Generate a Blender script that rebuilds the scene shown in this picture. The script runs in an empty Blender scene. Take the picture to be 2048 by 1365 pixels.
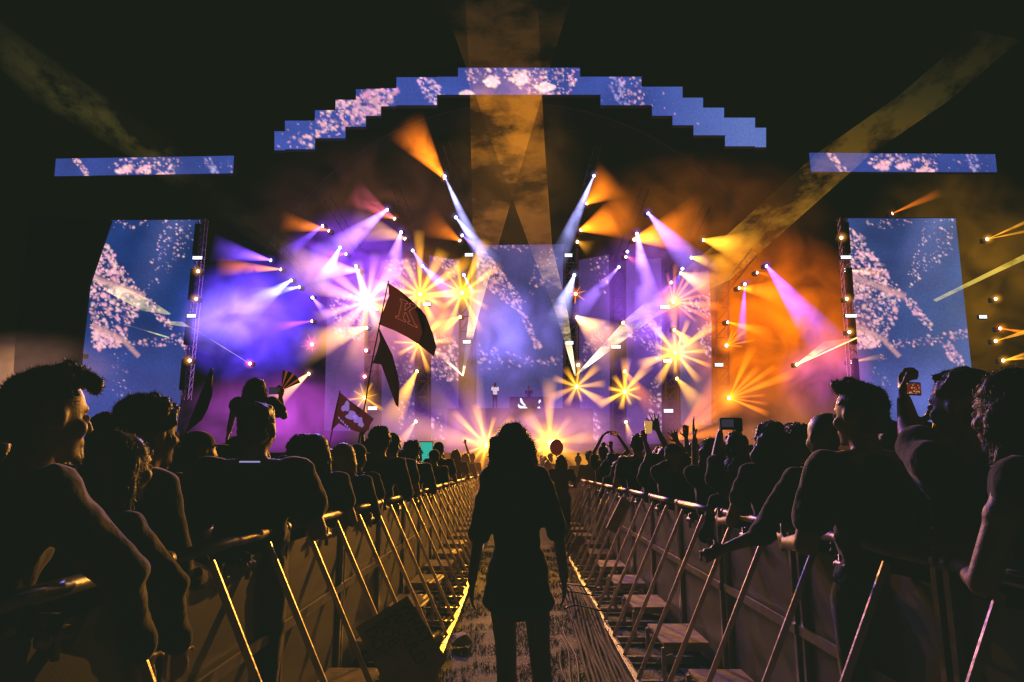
import bpy, bmesh, math, random
import numpy as np
from mathutils import Vector, Matrix, noise
S=bpy.context.scene; COL=S.collection
R=math.radians
random.seed(7); rng=np.random.default_rng(7)
# ---------------------------------------------------------------- render / camera / world
S.view_settings.view_transform='Standard'; S.view_settings.look='None'; S.view_settings.exposure=0; S.view_settings.gamma=1
S.render.engine='CYCLES'
try:
    S.cycles.use_denoising=True; S.cycles.transparent_max_bounces=32; S.cycles.max_bounces=6
    S.cycles.volume_max_steps=256; S.cycles.sample_clamp_indirect=3
except Exception: pass
CAMLOC=Vector((0,0,1.45))
cam=bpy.data.objects.new('camera',bpy.data.cameras.new('camera')); COL.objects.link(cam); S.camera=cam
cam.location=CAMLOC; cam.rotation_euler=(R(100.3),0,R(.336)); cam.data.lens=24; cam.data.sensor_width=36
cam.data.clip_start=.05; cam.data.clip_end=3000
CM=cam.rotation_euler.to_matrix()
def at(px,py,Y):
    """point at depth Y (metres from the camera, straight ahead) seen at a photo pixel"""
    d=CM@Vector(((px-1024)/1365,-(py-682.5)/1365,-1)); return CAMLOC+d*(Y/d.y)
def atplane(px,py,p0,n):
    d=CM@Vector(((px-1024)/1365,-(py-682.5)/1365,-1)); return CAMLOC+d*((p0-CAMLOC).dot(n)/d.dot(n))
def ppm(Y): return 1365/(Y*math.cos(R(10.3)))     # rough pixels per metre
w=bpy.data.worlds.new("World"); S.world=w; w.use_nodes=True
nt=w.node_tree; bg=nt.nodes['Background']
sky=nt.nodes.new('ShaderNodeTexSky'); sky.sky_type='NISHITA'; sky.sun_disc=False; sky.sun_elevation=R(-6); sky.sun_rotation=R(200)
mx=nt.nodes.new('ShaderNodeMix'); mx.data_type='RGBA'; mx.inputs[0].default_value=.97
nt.links.new(sky.outputs[0],mx.inputs[6]); mx.inputs[7].default_value=(.10,.085,.03,1)
nt.links.new(mx.outputs[2],bg.inputs[0]); bg.inputs[1].default_value=.010
# film grade of the photograph: slightly lifted, greenish blacks
vs=S.view_settings; vs.use_curve_mapping=True
cmap=vs.curve_mapping
for ch,(lo,hi) in enumerate(((.0088,1),(.0122,1),(.0084,1))):
    c=cmap.curves[ch]; c.points[0].location=(0,lo); c.points[-1].location=(1,hi)
cmap.update()
# ---------------------------------------------------------------- objects
def tag(o,label=None,cat=None,group=None,kind=None):
    if label: o['label']=label
    if cat: o['category']=cat
    if group: o['group']=group
    if kind: o['kind']=kind
    return o
def empty(name,loc=(0,0,0),rz=0,label=None,cat=None,group=None):
    o=bpy.data.objects.new(name,None); COL.objects.link(o); o.location=loc; o.rotation_euler=(0,0,rz)
    o.empty_display_size=.2
    return tag(o,label,cat,group)
def mob(name,me,mat=None,parent=None):
    o=bpy.data.objects.new(name,me); COL.objects.link(o)
    if mat and not me.materials: me.materials.append(mat)
    if parent: o.parent=parent
    return o
class MB:
    def __init__(s): s.bm=bmesh.new()
    def box(s,c,size,rot=None,bev=0):
        r=bmesh.ops.create_cube(s.bm,size=1); vs_=r['verts']
        M=Matrix.Translation(c)@(rot.to_4x4() if rot else Matrix())@Matrix.Diagonal((*size,1))
        bmesh.ops.transform(s.bm,matrix=M,verts=vs_)
        if bev:
            es=list({e for v in vs_ for e in v.link_edges}); bmesh.ops.bevel(s.bm,geom=es,offset=bev,segments=2,affect='EDGES')
        return s
    def tube(s,a,b,ra,rb=None,seg=10,caps=True):
        a=Vector(a); b=Vector(b); d=b-a
        if d.length<1e-6: return s
        rb=ra if rb is None else rb
        r=bmesh.ops.create_cone(s.bm,segments=seg,radius1=ra,radius2=rb,depth=d.length,cap_ends=caps)
        bmesh.ops.transform(s.bm,matrix=Matrix.Translation((a+b)/2)@d.to_track_quat('Z','Y').to_matrix().to_4x4(),verts=r['verts']); return s
    def bar(s,a,b,wd,th,up=(0,0,1)):
        a=Vector(a); b=Vector(b); z=(b-a).normalized(); x=Vector(up).cross(z)
        if x.length<1e-4: x=Vector((1,0,0))
        x.normalize(); y=z.cross(x); rot=Matrix((x,y,z)).transposed()
        return s.box((a+b)/2,(wd,th,(b-a).length),rot)
    def ell(s,c,r,rot=None,sub=2):
        q=bmesh.ops.create_icosphere(s.bm,subdivisions=sub,radius=1)
        M=Matrix.Translation(c)@(rot.to_4x4() if rot else Matrix())@Matrix.Diagonal((*r,1))
        bmesh.ops.transform(s.bm,matrix=M,verts=q['verts']); return s
    def cap(s,a,b,ra,rb=None,sub=2):
        rb=ra if rb is None else rb
        s.ell(a,(ra,)*3,sub=sub); s.ell(b,(rb,)*3,sub=sub); s.tube(a,b,ra,rb,seg=12); return s
    def path(s,pts,r,seg=6,r2=None):
        pts=[Vector(p) for p in pts]; n=len(pts); rings=[]
        for i,p in enumerate(pts):
            t=(pts[min(i+1,n-1)]-pts[max(i-1,0)]).normalized()
            u=t.cross(Vector((0.13,.21,1))).normalized(); v=t.cross(u)
            rr=r if r2 is None else r+(r2-r)*i/(n-1)
            rings.append([s.bm.verts.new(p+(u*math.cos(k*math.tau/seg)+v*math.sin(k*math.tau/seg))*rr) for k in range(seg)])
        for i in range(n-1):
            for k in range(seg): s.bm.faces.new((rings[i][k],rings[i][(k+1)%seg],rings[i+1][(k+1)%seg],rings[i+1][k]))
        s.bm.faces.new(rings[0][::-1]); s.bm.faces.new(rings[-1]); return s
    def poly(s,pts):
        s.bm.faces.new([s.bm.verts.new(p) for p in pts]); return s
    def mesh(s,name,smooth=False):
        me=bpy.data.meshes.new(name); bmesh.ops.recalc_face_normals(s.bm,faces=s.bm.faces); s.bm.to_mesh(me); s.bm.free()
        if smooth:
            for p in me.polygons: p.use_smooth=True
        return me
    def build(s,name,mat=None,parent=None,smooth=False): return mob(name,s.mesh(name,smooth),mat,parent)
def copy_tree(o,parent=None):
    c=o.copy(); COL.objects.link(c); c.parent=parent
    for ch in list(o.children): copy_tree(ch,c)
    return c
# ---------------------------------------------------------------- materials
class NT:
    def __init__(s,name):
        s.m=bpy.data.materials.new(name); s.m.use_nodes=True; s.t=s.m.node_tree; s.t.nodes.clear(); s.out=s.t.nodes.new('ShaderNodeOutputMaterial')
    def n(s,ty,**k):
        o=s.t.nodes.new(ty)
        for a,b in k.items(): setattr(o,a,b)
        return o
    def link(s,a,b): s.t.links.new(a,b)
    def M(s,op,a,b=None,c=None):
        n=s.n('ShaderNodeMath',operation=op)
        for i,v in enumerate((a,b,c)):
            if v is None: continue
            if isinstance(v,(int,float)): n.inputs[i].default_value=v
            else: s.link(v,n.inputs[i])
        return n.outputs[0]
def pmat(name,col,rough=.6,metal=0,sheen=0,var=.25,nscale=8,bump=0,bscale=40,spec=.5,trans=0,emit=None):
    N=NT(name); b=N.n('ShaderNodeBsdfPrincipled'); N.link(b.outputs[0],N.out.inputs[0])
    tc=N.n('ShaderNodeTexCoord'); no=N.n('ShaderNodeTexNoise'); no.inputs['Scale'].default_value=nscale; no.inputs['Detail'].default_value=5
    N.link(tc.outputs['Object'],no.inputs['Vector'])
    r=N.n('ShaderNodeValToRGB'); r.color_ramp.elements[0].position=.3; r.color_ramp.elements[1].position=.7
    r.color_ramp.elements[0].color=(*[c*(1-var) for c in col],1); r.color_ramp.elements[1].color=(*[min(1,c*(1+var)) for c in col],1)
    N.link(no.outputs[0],r.inputs[0]); N.link(r.outputs[0],b.inputs['Base Color'])
    N.link(N.M('MULTIPLY_ADD',no.outputs[0],.25,rough-.12),b.inputs['Roughness'])
    b.inputs['Metallic'].default_value=metal; b.inputs['Specular IOR Level'].default_value=spec
    b.inputs['Sheen Weight'].default_value=sheen
    if sheen: b.inputs['Sheen Roughness'].default_value=.4; b.inputs['Sheen Tint'].default_value=(1,.9,.8,1)
    if emit: b.inputs['Emission Color'].default_value=(*emit[0],1); b.inputs['Emission Strength'].default_value=emit[1]
    if bump:
        n2=N.n('ShaderNodeTexNoise'); n2.inputs['Scale'].default_value=bscale; n2.inputs['Detail'].default_value=4
        N.link(tc.outputs['Object'],n2.inputs['Vector']); bp=N.n('ShaderNodeBump'); bp.inputs['Strength'].default_value=bump; bp.inputs['Distance'].default_value=.01
        N.link(n2.outputs[0],bp.inputs['Height']); N.link(bp.outputs[0],b.inputs['Normal'])
    return N.m
def emat(name,col,st):
    N=NT(name); e=N.n('ShaderNodeEmission'); e.inputs[0].default_value=(*col,1); e.inputs[1].default_value=st
    N.link(e.outputs[0],N.out.inputs[0]); N.m.cycles.emission_sampling='NONE'; return N.m
def volmat(name,kind,nscale,lo,gain,det=3):
    N=NT(name); em=N.n('ShaderNodeEmission'); N.link(em.outputs[0],N.out.inputs['Volume'])
    tc=N.n('ShaderNodeTexCoord'); sp=N.n('ShaderNodeSeparateXYZ'); N.link(tc.outputs['Object'],sp.inputs[0]); x,y,z=sp.outputs; M=N.M
    if kind=='cone':
        t=M('MULTIPLY',z,-1); rad=M('SQRT',M('ADD',M('MULTIPLY',x,x),M('MULTIPLY',y,y)))
        wd=M('ADD',M('MULTIPLY',t,.95),.05); rho=M('DIVIDE',rad,wd)
        core=M('POWER',M('MAXIMUM',M('SUBTRACT',1,M('MULTIPLY',rho,rho)),0),.8)
        fall=M('POWER',M('MAXIMUM',M('SUBTRACT',1,t),0),1.15)
        d=M('DIVIDE',M('MULTIPLY',core,fall),M('POWER',wd,1.45))
    elif kind=='petal':
        t=M('MULTIPLY',z,-1); rad=M('SQRT',M('ADD',M('MULTIPLY',x,x),M('MULTIPLY',y,y)))
        wd=M('ADD',M('MULTIPLY',t,.93),.07); rho=M('DIVIDE',rad,wd)
        core=M('POWER',M('MAXIMUM',M('SUBTRACT',1,M('MULTIPLY',rho,rho)),0),.8)
        fall=M('MULTIPLY',M('MAXIMUM',M('SUBTRACT',1,M('POWER',t,2.2)),0),1)
        d=M('DIVIDE',M('MULTIPLY',core,fall),M('POWER',wd,1.2))
    elif kind=='glow':
        r2=M('SQRT',M('ADD',M('ADD',M('MULTIPLY',x,x),M('MULTIPLY',y,y)),M('MULTIPLY',z,z)))
        d=M('DIVIDE',M('POWER',M('MAXIMUM',M('SUBTRACT',1,r2),0),2.2),M('ADD',M('MULTIPLY',r2,1.5),.06))
    else:
        r2=M('ADD',M('ADD',M('MULTIPLY',x,x),M('MULTIPLY',y,y)),M('MULTIPLY',z,z))
        d=M('POWER',M('MAXIMUM',M('SUBTRACT',1,r2),0),1.4)
    if nscale:
        no=N.n('ShaderNodeTexNoise'); no.inputs['Scale'].default_value=nscale; no.inputs['Detail'].default_value=det; no.inputs['Distortion'].default_value=.9
        g=N.n('ShaderNodeNewGeometry'); N.link(g.outputs['Position'],no.inputs['Vector'])
        d=M('MULTIPLY',d,M('MAXIMUM',M('SUBTRACT',M('MULTIPLY',no.outputs[0],gain),lo),0))
    oi=N.n('ShaderNodeObjectInfo'); N.link(oi.outputs['Color'],em.inputs[0]); N.link(M('MULTIPLY',d,oi.outputs['Alpha']),em.inputs[1])
    N.m.cycles.emission_sampling='NONE'; return N.m
V_CONE=volmat('beam_haze','cone',.55,.9,3.6); V_PET=volmat('petal_haze','petal',.5,.1,2.2); V_GLOW=volmat('glow_haze','glow',0,0,0); V_HAZE=volmat('stage_haze','s',.36,2.3,6.6,6)
BLACK=pmat('black_paint',(.012,.012,.012),.6); DRAPE=pmat('black_drape',(.006,.006,.006),.95,spec=.1,nscale=3); STEEL=pmat('galvanised_steel',(.24,.22,.21),.40,.85,var=.3,nscale=14,bump=.15,bscale=60)
ALU=pmat('truss_aluminium',(.35,.33,.33),.4,.9); BRACE=pmat('lit_steel_strip',(.50,.45,.42),.38,.85,var=.3,nscale=10,bump=.2,bscale=50); DECK=pmat('stage_deck',(.03,.03,.03),.5)  # brace steel coloured brighter to stand in for stage light on the struts
def colattr_mat(name,st=1.0,lines=True):
    N=NT(name); e=N.n('ShaderNodeEmission'); N.link(e.outputs[0],N.out.inputs[0]); a=N.n('ShaderNodeVertexColor'); a.layer_name='Col'
    N.link(a.outputs[0],e.inputs[0]); tc=N.n('ShaderNodeTexCoord'); no=N.n('ShaderNodeTexNoise'); no.inputs['Scale'].default_value=6; no.inputs['Detail'].default_value=3
    N.link(tc.outputs['Object'],no.inputs['Vector'])
    N.link(N.M('MULTIPLY',N.M('ADD',N.M('MULTIPLY',no.outputs[0],.7),.65),st),e.inputs[1]); N.m.cycles.emission_sampling='NONE'; return N.m
SCR=colattr_mat('led_pixels',1.0)
# ================================================================ LED screens
def in_poly(X,Y,poly):
    ins=np.zeros(X.shape,bool); n=len(poly)
    for i in range(n):
        x0,y0=poly[i]; x1,y1=poly[(i+1)%n]
        c=((y0>Y)!=(y1>Y))&(X<(x1-x0)*(Y-y0)/((y1-y0) or 1e-9)+x0); ins^=c
    return ins
def rpts(poly,n):
    xs=[p[0] for p in poly]; ys=[p[1] for p in poly]; out=[]
    while len(out)<n:
        a=rng.uniform(min(xs),max(xs),n); b=rng.uniform(min(ys),max(ys),n); m=in_poly(a,b,poly); out+=list(zip(a[m],b[m]))
    return out[:n]
def flakes(X,Y,C,poly,n,size,br,col=(1,.55,.58),ang=.6):
    for (cx,cy) in rpts(poly,max(4,int(n*.85))):
        r=rng.uniform(*size)*.62*(.6+1.2*rng.random()**2); q=rng.uniform(1,1.9); th=ang+rng.normal(0,.5)
        dx=X-cx; dy=Y-cy; m=(abs(dx)<r*2.5)&(abs(dy)<r*2.5)
        if not m.any(): continue
        u=(dx*math.cos(th)+dy*math.sin(th))/(r*q**.5); v=(-dx*math.sin(th)+dy*math.cos(th))*q**.5/r
        k=np.clip(1.5-np.sqrt(u*u+v*v),0,1)*br*rng.uniform(.12,1.3); k=k*m
        k2=np.clip(k,0,1)[...,None]; tint=np.array(col)*np.array([1,rng.uniform(.75,1.15),rng.uniform(.85,1.25)])
        C[:]=C*(1-k2)+tint*np.maximum(k,0)[...,None]
def fbm(X,Y,s,seed=0):
    out=np.zeros(X.shape)
    it=np.nditer([X,Y,out],op_flags=[['readonly'],['readonly'],['writeonly']])
    for a,b,c in it: c[...]=noise.fractal(Vector((float(a)*s,float(b)*s,seed)),1,2,3)
    return out
def screen_grid(name,quad,Y,nx,ny,paint,parent,mask=None,depth=None):
    """display surface: grid between four photo corners (TL,TR,BR,BL); every vertex carries the colour shown there"""
    TL,TR,BR,BL=[np.array(q,float) for q in quad]
    u,v=np.meshgrid(np.linspace(0,1,nx),np.linspace(0,1,ny))
    PX=(TL[0]*(1-u)+TR[0]*u)*(1-v)+(BL[0]*(1-u)+BR[0]*u)*v; PY=(TL[1]*(1-u)+TR[1]*u)*(1-v)+(BL[1]*(1-u)+BR[1]*u)*v
    C=paint(PX,PY)
    c=[at(q[0],q[1],Y) for q in quad]
    verts=[]; 
    for j in range(ny):
        for i in range(nx):
            a=u[j,i]; b=v[j,i]; verts.append((c[0]*(1-a)+c[1]*a)*(1-b)+(c[3]*(1-a)+c[2]*a)*b)
    o_=verts[0].copy(); 
    faces=[(j*nx+i,j*nx+i+1,(j+1)*nx+i+1,(j+1)*nx+i) for j in range(ny-1) for i in range(nx-1)]
    me=bpy.data.meshes.new(name); me.from_pydata(verts,[],faces); ca=me.color_attributes.new('Col','FLOAT_COLOR','POINT')
    cc=np.concatenate([C.reshape(-1,3),np.ones((nx*ny,1))],1).astype(np.float32); ca.data.foreach_set('color',cc.ravel())
    o=mob(name,me,SCR,parent)
    return o,c
def frame_for(c,parent,th=.25,back=.12):
    """casing behind a display"""
    b=MB(); n=(c[1]-c[0]).cross(c[3]-c[0]).normalized()
    if n.y<0: n=-n
    ctr=sum(c,Vector())/4; cc=[ctr+(p-ctr)*(1+.12/(p-ctr).length) for p in c]
    f=[p+n*back for p in cc]; g=[p+n*(back+th) for p in cc]
    vs_=[b.bm.verts.new(p) for p in f+g]
    for q in ((0,1,2,3),(7,6,5,4),(0,4,5,1),(1,5,6,2),(2,6,7,3),(3,7,4,0)): b.bm.faces.new([vs_[k] for k in q])
    return b.build('casing',BLACK,parent)
BLUE=np.array([.035,.085,.46])
def base_paint(X,Y,c=BLUE,amp=.35,s=.012,seed=0):
    f=fbm(X,Y,s,seed)*.8; return np.clip(c[None,None,:]*(1+amp*f[...,None]),0,4)
def paint_side(dx,right):
    def f(X,Y):
        bl=np.array([.030,.055,.19]) if right else np.array([.010,.034,.17])
        C=base_paint(X,Y,bl,.5)
        X0=X-dx
        # pale veils
        k=np.clip(1-abs((X0-1860)-(470-Y)*.38)/55,0,1)*np.clip((640-Y)/200,0,1); C+=k[...,None]*np.array([.06,.06,.15])
        if right: C+=np.clip((X0-1800)/150,0,1)[...,None]*np.array([.05,.07,.11])
        C+=(np.clip((Y-640)/160,0,1)*.8)[...,None]*np.array([.05,.04,.16])
        P=lambda pts:[(a+dx,b) for a,b in pts]
        flakes(X,Y,C,P([(1690,452),(1722,470),(1765,535),(1806,592),(1800,612),(1745,596),(1698,600)]),620,(2,4.2),.95)
        flakes(X,Y,C,P([(1700,590),(1770,600),(1800,615),(1790,650),(1770,690),(1704,700)]),360,(2,4.2),.8)
        flakes(X,Y,C,P([(1700,655),(1750,675),(1765,700),(1712,706)]),200,(2,4.5),.9)
        flakes(X,Y,C,P([(1850,440),(1905,440),(1908,500),(1830,580),(1806,592)]),150,(1.3,2.6),.75,(1,.7,.7))
        flakes(X,Y,C,P([(1725,440),(1835,440),(1815,455),(1750,460)]),34,(1.6,3.4),.8)
        flakes(X,Y,C,P([(1806,600),(1826,605),(1868,660),(1862,668),(1830,640)]),110,(1.6,3.6),.75)
        flakes(X,Y,C,P([(1778,690),(1840,680),(1940,664),(1942,682),(1850,700),(1780,704)]),120,(1.6,3.6),.7)
        flakes(X,Y,C,P([(1882,690),(1900,690),(1938,740),(1905,735)]),90,(1.8,4),.7)
        flakes(X,Y,C,P([(1745,712),(1775,712),(1790,860),(1745,860)]),90,(1,2.2),.45)
        # smooth pink bands
        for (x0,y0,x1,y1,wd) in ((1700,557,1812,600,7),(1705,655,1775,690,6),(1770,690,1800,720,5)):
            x0+=dx;x1+=dx; L=math.hypot(x1-x0,y1-y0); t=((X-x0)*(x1-x0)+(Y-y0)*(y1-y0))/L/L; d=abs((X-x0)*(y1-y0)-(Y-y0)*(x1-x0))/L
            k=np.clip(1.3-d/wd,0,1)*((t>0)&(t<1))*.8; C[:]=C*(1-k[...,None])+np.array([.62,.32,.34])*k[...,None]
        return C
    return f
def paint_strip(x0,x1,y0):
    w_=x1-x0
    def f(X,Y):
        C=base_paint(X,Y,np.array([.036,.062,.29]))
        P=lambda pts:[(x0+a*w_,y0+b) for a,b in pts]
        flakes(X,Y,C,P([(.09,-2),(.13,-2),(.21,38),(.17,38)]),70,(1.5,3.2),.9)
        flakes(X,Y,C,P([(.3,20),(.36,0),(.7,-2),(.68,38),(.45,30)]),150,(1.4,3.2),.95)
        for a in (.39,.5): flakes(X,Y,C,P([(a-.05,28),(a,16),(a+.05,16),(a+.02,32)]),60,(2.5,4.5),1.2)
        flakes(X,Y,C,P([(.55,38),(.6,26),(.68,34),(.67,38)]),50,(2.2,4),1.2)
        flakes(X,Y,C,P([(.83,0),(.88,0),(.92,38),(.87,38)]),40,(2,4.5),.45,(.7,.6,.9))
        flakes(X,Y,C,P([(.7,0),(.99,0),(.99,38),(.72,38)]),26,(1,2),.6)
        return C
    return f
arch_cols=[(549,570,263,301),(570,630,242,299),(630,671,221,277),(671,691,200,277),(691,712,200,254),(712,732,179,254),(732,762,178,232),(762,793,177,213),(793,874,155,211),
 (874,916,154,190),(916,1160,136,190),(1160,1201,154,190),(1201,1283,154,211),(1283,1304,174,211),(1304,1345,174,232),(1345,1365,174,251),(1365,1387,196,251),(1387,1406,196,271),(1406,1448,216,271),(1448,1450,236,271),(1450,1510,236,293),(1510,1532,256,295)]
def paint_arch(X,Y):
    C=base_paint(X,Y,np.array([.045,.075,.36]))
    k=np.clip((X-1290)/200,0,1)[...,None]; C=C*(1-k)+np.array([.11,.17,.50])*k
    flakes(X,Y,C,[(549,300),(560,262),(640,225),(690,280),(640,300)],70,(2,4.5),.95)
    flakes(X,Y,C,[(630,270),(640,225),(680,200),(760,178),(800,178),(772,215),(760,235),(700,256)],380,(2.2,4.6),.95)
    flakes(X,Y,C,[(715,180),(795,178),(775,215),(760,230),(700,240)],120,(3,6),.7,(.85,.4,.55))
    flakes(X,Y,C,[(833,155),(866,158),(890,190),(874,211),(850,200)],110,(2,4.2),.9,(1,.6,.75))
    flakes(X,Y,C,[(930,138),(1158,136),(1145,188),(1060,190),(1000,160),(940,170)],330,(1.5,3.6),1)
    for (cx,cy,rx,ry) in ((983,165,18,10),(1040,160,22,12),(1090,175,22,10),(935,188,14,4)):
        flakes(X,Y,C,[(cx-rx,cy),(cx,cy-ry),(cx+rx,cy),(cx,cy+ry)],90,(3,5),1.4,(1,.72,.7),-.4)
    flakes(X,Y,C,[(1215,155),(1240,155),(1262,211),(1235,211)],60,(2.5,5),.5,(.75,.6,.95))
    flakes(X,Y,C,[(1230,155),(1283,155),(1300,211),(1240,211)],70,(1.4,3),.8)
    flakes(X,Y,C,[(1160,155),(1340,175),(1400,250),(1200,205)],22,(1,2.2),.8)
    return C
# arch of stepped LED panels: one thing, one display sheet made of its stepped columns
arch=empty('arch_screen',at(1040,190,44),label='huge arch of stepped LED panels with blue picture and pink glitter over the stage',cat='LED screen')
def panel_sheet(name,cols,Y,paint,parent,step=2.2):
    verts=[];faces=[];cc=[]
    for (x0,x1,y0,y1) in cols:
        nx=max(2,int((x1-x0)/step)+1); ny=max(2,int((y1-y0)/step)+1)
        u,v=np.meshgrid(np.linspace(x0,x1,nx),np.linspace(y0,y1,ny)); cc.append((u,v,nx,ny))
    allx=np.concatenate([u.ravel() for u,_,_,_ in cc])[None]; ally=np.concatenate([v.ravel() for _,v,_,_ in cc])[None]
    C=paint(allx,ally)[0]
    for (u,v,nx,ny) in cc:
        b=len(verts); verts+=[at(a,c,Y) for a,c in zip(u.ravel(),v.ravel())]
        faces+=[(b+j*nx+i,b+j*nx+i+1,b+(j+1)*nx+i+1,b+(j+1)*nx+i) for j in range(ny-1) for i in range(nx-1)]
    me=bpy.data.meshes.new(name); me.from_pydata([p-parent.location for p in verts],[],faces); ca=me.color_attributes.new('Col','FLOAT_COLOR','POINT')
    ca.data.foreach_set('color',np.concatenate([C,np.ones((len(verts),1))],1).astype(np.float32).ravel())
    return mob(name,me,SCR,parent)
panel_sheet('display',arch_cols,44,paint_arch,arch)
b=MB()
for (x0,x1,y0,y1) in arch_cols:
    p=[at(x0-1,y0-1,44.15),at(x1+1,y0-1,44.15),at(x1+1,y1+1,44.15),at(x0-1,y1+1,44.15)]; c=sum(p,Vector())/4-arch.location
    b.box(c+Vector((0,.2,0)),(abs(p[1].x-p[0].x),.3,abs(p[0].z-p[3].z)))
b.build('casing',BLACK,arch)
def screen_thing(quad,Y,nx,ny,paint,label,group=None):
    r=empty('led_screen',(0,0,0),label=label,cat='LED screen',group=group)
    o,c=screen_grid('display',quad,Y,nx,ny,paint,r); frame_for(c,r); 
    base=(c[3]+c[2])/2
    for ch in r.children: ch.data.transform(Matrix.Translation(-base))
    r.location=base; return r
screen_thing([(112,318),(468,312),(466,347),(109,353)],46,170,18,paint_strip(109,468,316),'long thin blue LED strip screen hanging high left of the stage')
screen_thing([(1618,306),(1990,309),(1994,345),(1622,344)],46,170,18,paint_strip(1618,1994,308),'long thin blue LED strip screen hanging high right of the stage')
screen_thing([(188,441),(404,440),(352,880),(136,880)],46,150,270,paint_side(-1522,False),'tall side screen left of the stage with pink glitter picture')
screen_thing([(1692,437),(1911,437),(1958,880),(1724,880)],46,150,270,paint_side(0,True),'tall side screen right of the stage with pink glitter picture')
def paint_back(regs,c=(.10,.07,.32)):
    def f(X,Y):
        C=base_paint(X,Y,np.array(c)*.6,.6)
        for (poly,n,size,br) in regs: flakes(X,Y,C,poly,n,size,br,(.95,.5,.55))
        return C
    return f
screen_thing([(953,491),(1128,489),(1128,817),(953,817)],48.6,88,160,paint_back([
  ([(985,490),(1060,490),(1050,505),(985,500)],26,(1.5,3),.7),([(955,500),(970,500),(1045,600),(1040,628),(985,590),(955,560)],420,(1.6,3.4),.75),
  ([(1080,500),(1110,500),(1120,560),(1055,600),(1040,625)],80,(1.2,2.6),.7),([(1035,620),(1055,640),(1085,700),(1070,700)],90,(2,3.6),.6),
  ([(955,690),(1070,720),(1128,715),(1128,732),(1060,735),(955,745)],130,(2,3.6),.5)],(.12,.10,.34)),'large centre screen behind the performer, white haze over pink glitter')
backs=[([(656,560),(736,548),(734,862),(648,862)],[([(660,600),(735,575),(735,690),(665,670)],260,(1.8,3.6),.75)],'back wall screen at far left, pink glitter in its upper half'),
 ([(762,522),(832,516),(832,880),(756,880)],[([(765,520),(830,520),(830,560),(790,600)],110,(1.8,3.4),.7),([(765,690),(830,700),(830,880),(800,860)],120,(1.8,3.4),.5)],'narrow back wall screen behind the K flag'),
 ([(858,511),(919,521),(917,880),(856,880)],[([(860,512),(918,520),(910,560)],90,(1.6,3),.8),([(858,660),(917,690),(917,765),(858,765)],230,(2,3.6),.8),([(858,840),(880,830),(890,880),(860,880)],50,(2,3.6),.7)],'narrow back wall screen just left of the centre screen'),
 ([(1157,521),(1218,510),(1222,885),(1160,885)],[([(1160,520),(1216,512),(1216,600)],40,(1.3,2.8),.7),([(1165,690),(1215,640),(1215,700),(1165,730)],90,(1.6,3.4),.5),([(1175,840),(1190,820),(1215,870),(1185,885)],60,(1.8,3.2),.6)],'narrow back wall screen just right of the centre screen'),
 ([(1249,522),(1322,517),(1330,888),(1254,888)],[([(1250,670),(1325,640),(1325,740),(1290,700)],170,(1.8,3.4),.55),([(1300,770),(1325,750),(1328,880),(1295,840)],100,(1.8,3.6),.6)],'back wall screen under the violet beam on the right'),
 ([(1356,552),(1418,541),(1432,850),(1362,850)],[([(1365,600),(1420,590),(1422,640),(1370,625)],130,(1.8,3.4),.75),([(1395,660),(1424,640),(1426,720),(1405,720)],100,(1.8,3.4),.6)],'outermost back wall screen at right, grey blue with pink flecks')]
for q,rg,lb in backs: screen_thing(q,48.2,40,150,paint_back(rg,(.12,.09,.26) if q[0][0]>1300 else (.13,.06,.26)),lb,'back wall screens')
# ================================================================ stage structure
TRM0=pmat('dull_pipe',(.05,.04,.04),.6)
st=empty('stage',(0,44,0),label='black concert stage with raised deck, performer riser and curved black roof',cat='stage')
def inst(b,name,mat,parent): 
    o=b.build(name,mat,parent); o.data.transform(Matrix.Translation(-parent.location)); return o
deckz=at(1000,893,42).z-.35
b=MB(); b.box((0.2,47,deckz-.2),(36,10,.35)); inst(b,'deck',DECK,st)
b=MB(); b.box((0.2,41.9,deckz/2-.2),(36,.12,deckz-.4)); inst(b,'skirt',DRAPE,st)
rz=at(1000,818,45).z
b=MB(); b.box((at(1040,800,45).x,46.4,(deckz+rz)/2),(9.5,3.4,rz-deckz),bev=.03); inst(b,'riser',pmat('riser_face',(.05,.035,.06),.5),st)
b=MB(); b.box((0.2,52,11),(44,.3,22)); inst(b,'back_wall',DRAPE,st)
# curved roof fascia that carries the arch of panels
b=MB(); n=48; ctop=[];cbot=[]
cx,cy=1040,820
for i in range(n+1):
    a=math.pi*(.16+.68*i/n); ctop.append((cx-math.cos(a)*690,cy-math.sin(a)*705)); cbot.append((cx-math.cos(a)*600,cy-math.sin(a)*612))
vt=[b.bm.verts.new(at(x,y,49.3)) for x,y in ctop]; vb=[b.bm.verts.new(at(x,y,49.3)) for x,y in cbot]
vt2=[b.bm.verts.new(at(x,y,49.3)+Vector((0,2,-.5))) for x,y in ctop]; vb2=[b.bm.verts.new(at(x,y,49.3)+Vector((0,2,-.5))) for x,y in cbot]
for i in range(n):
    for A,B in ((vt,vb),(vb,vb2),(vb2,vt2),(vt2,vt)): b.bm.faces.new((A[i],A[i+1],B[i+1],B[i]))
inst(b,'roof',DRAPE,st)
b=MB(); pts=[]
for i in range(41):
    a=math.pi*(.2+.6*i/40); pts.append(at(1035-math.cos(a)*560,760-math.sin(a)*553,44.3))
b.path(pts,.018); inst(b,'roof_pipe',TRM0,st)
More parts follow.
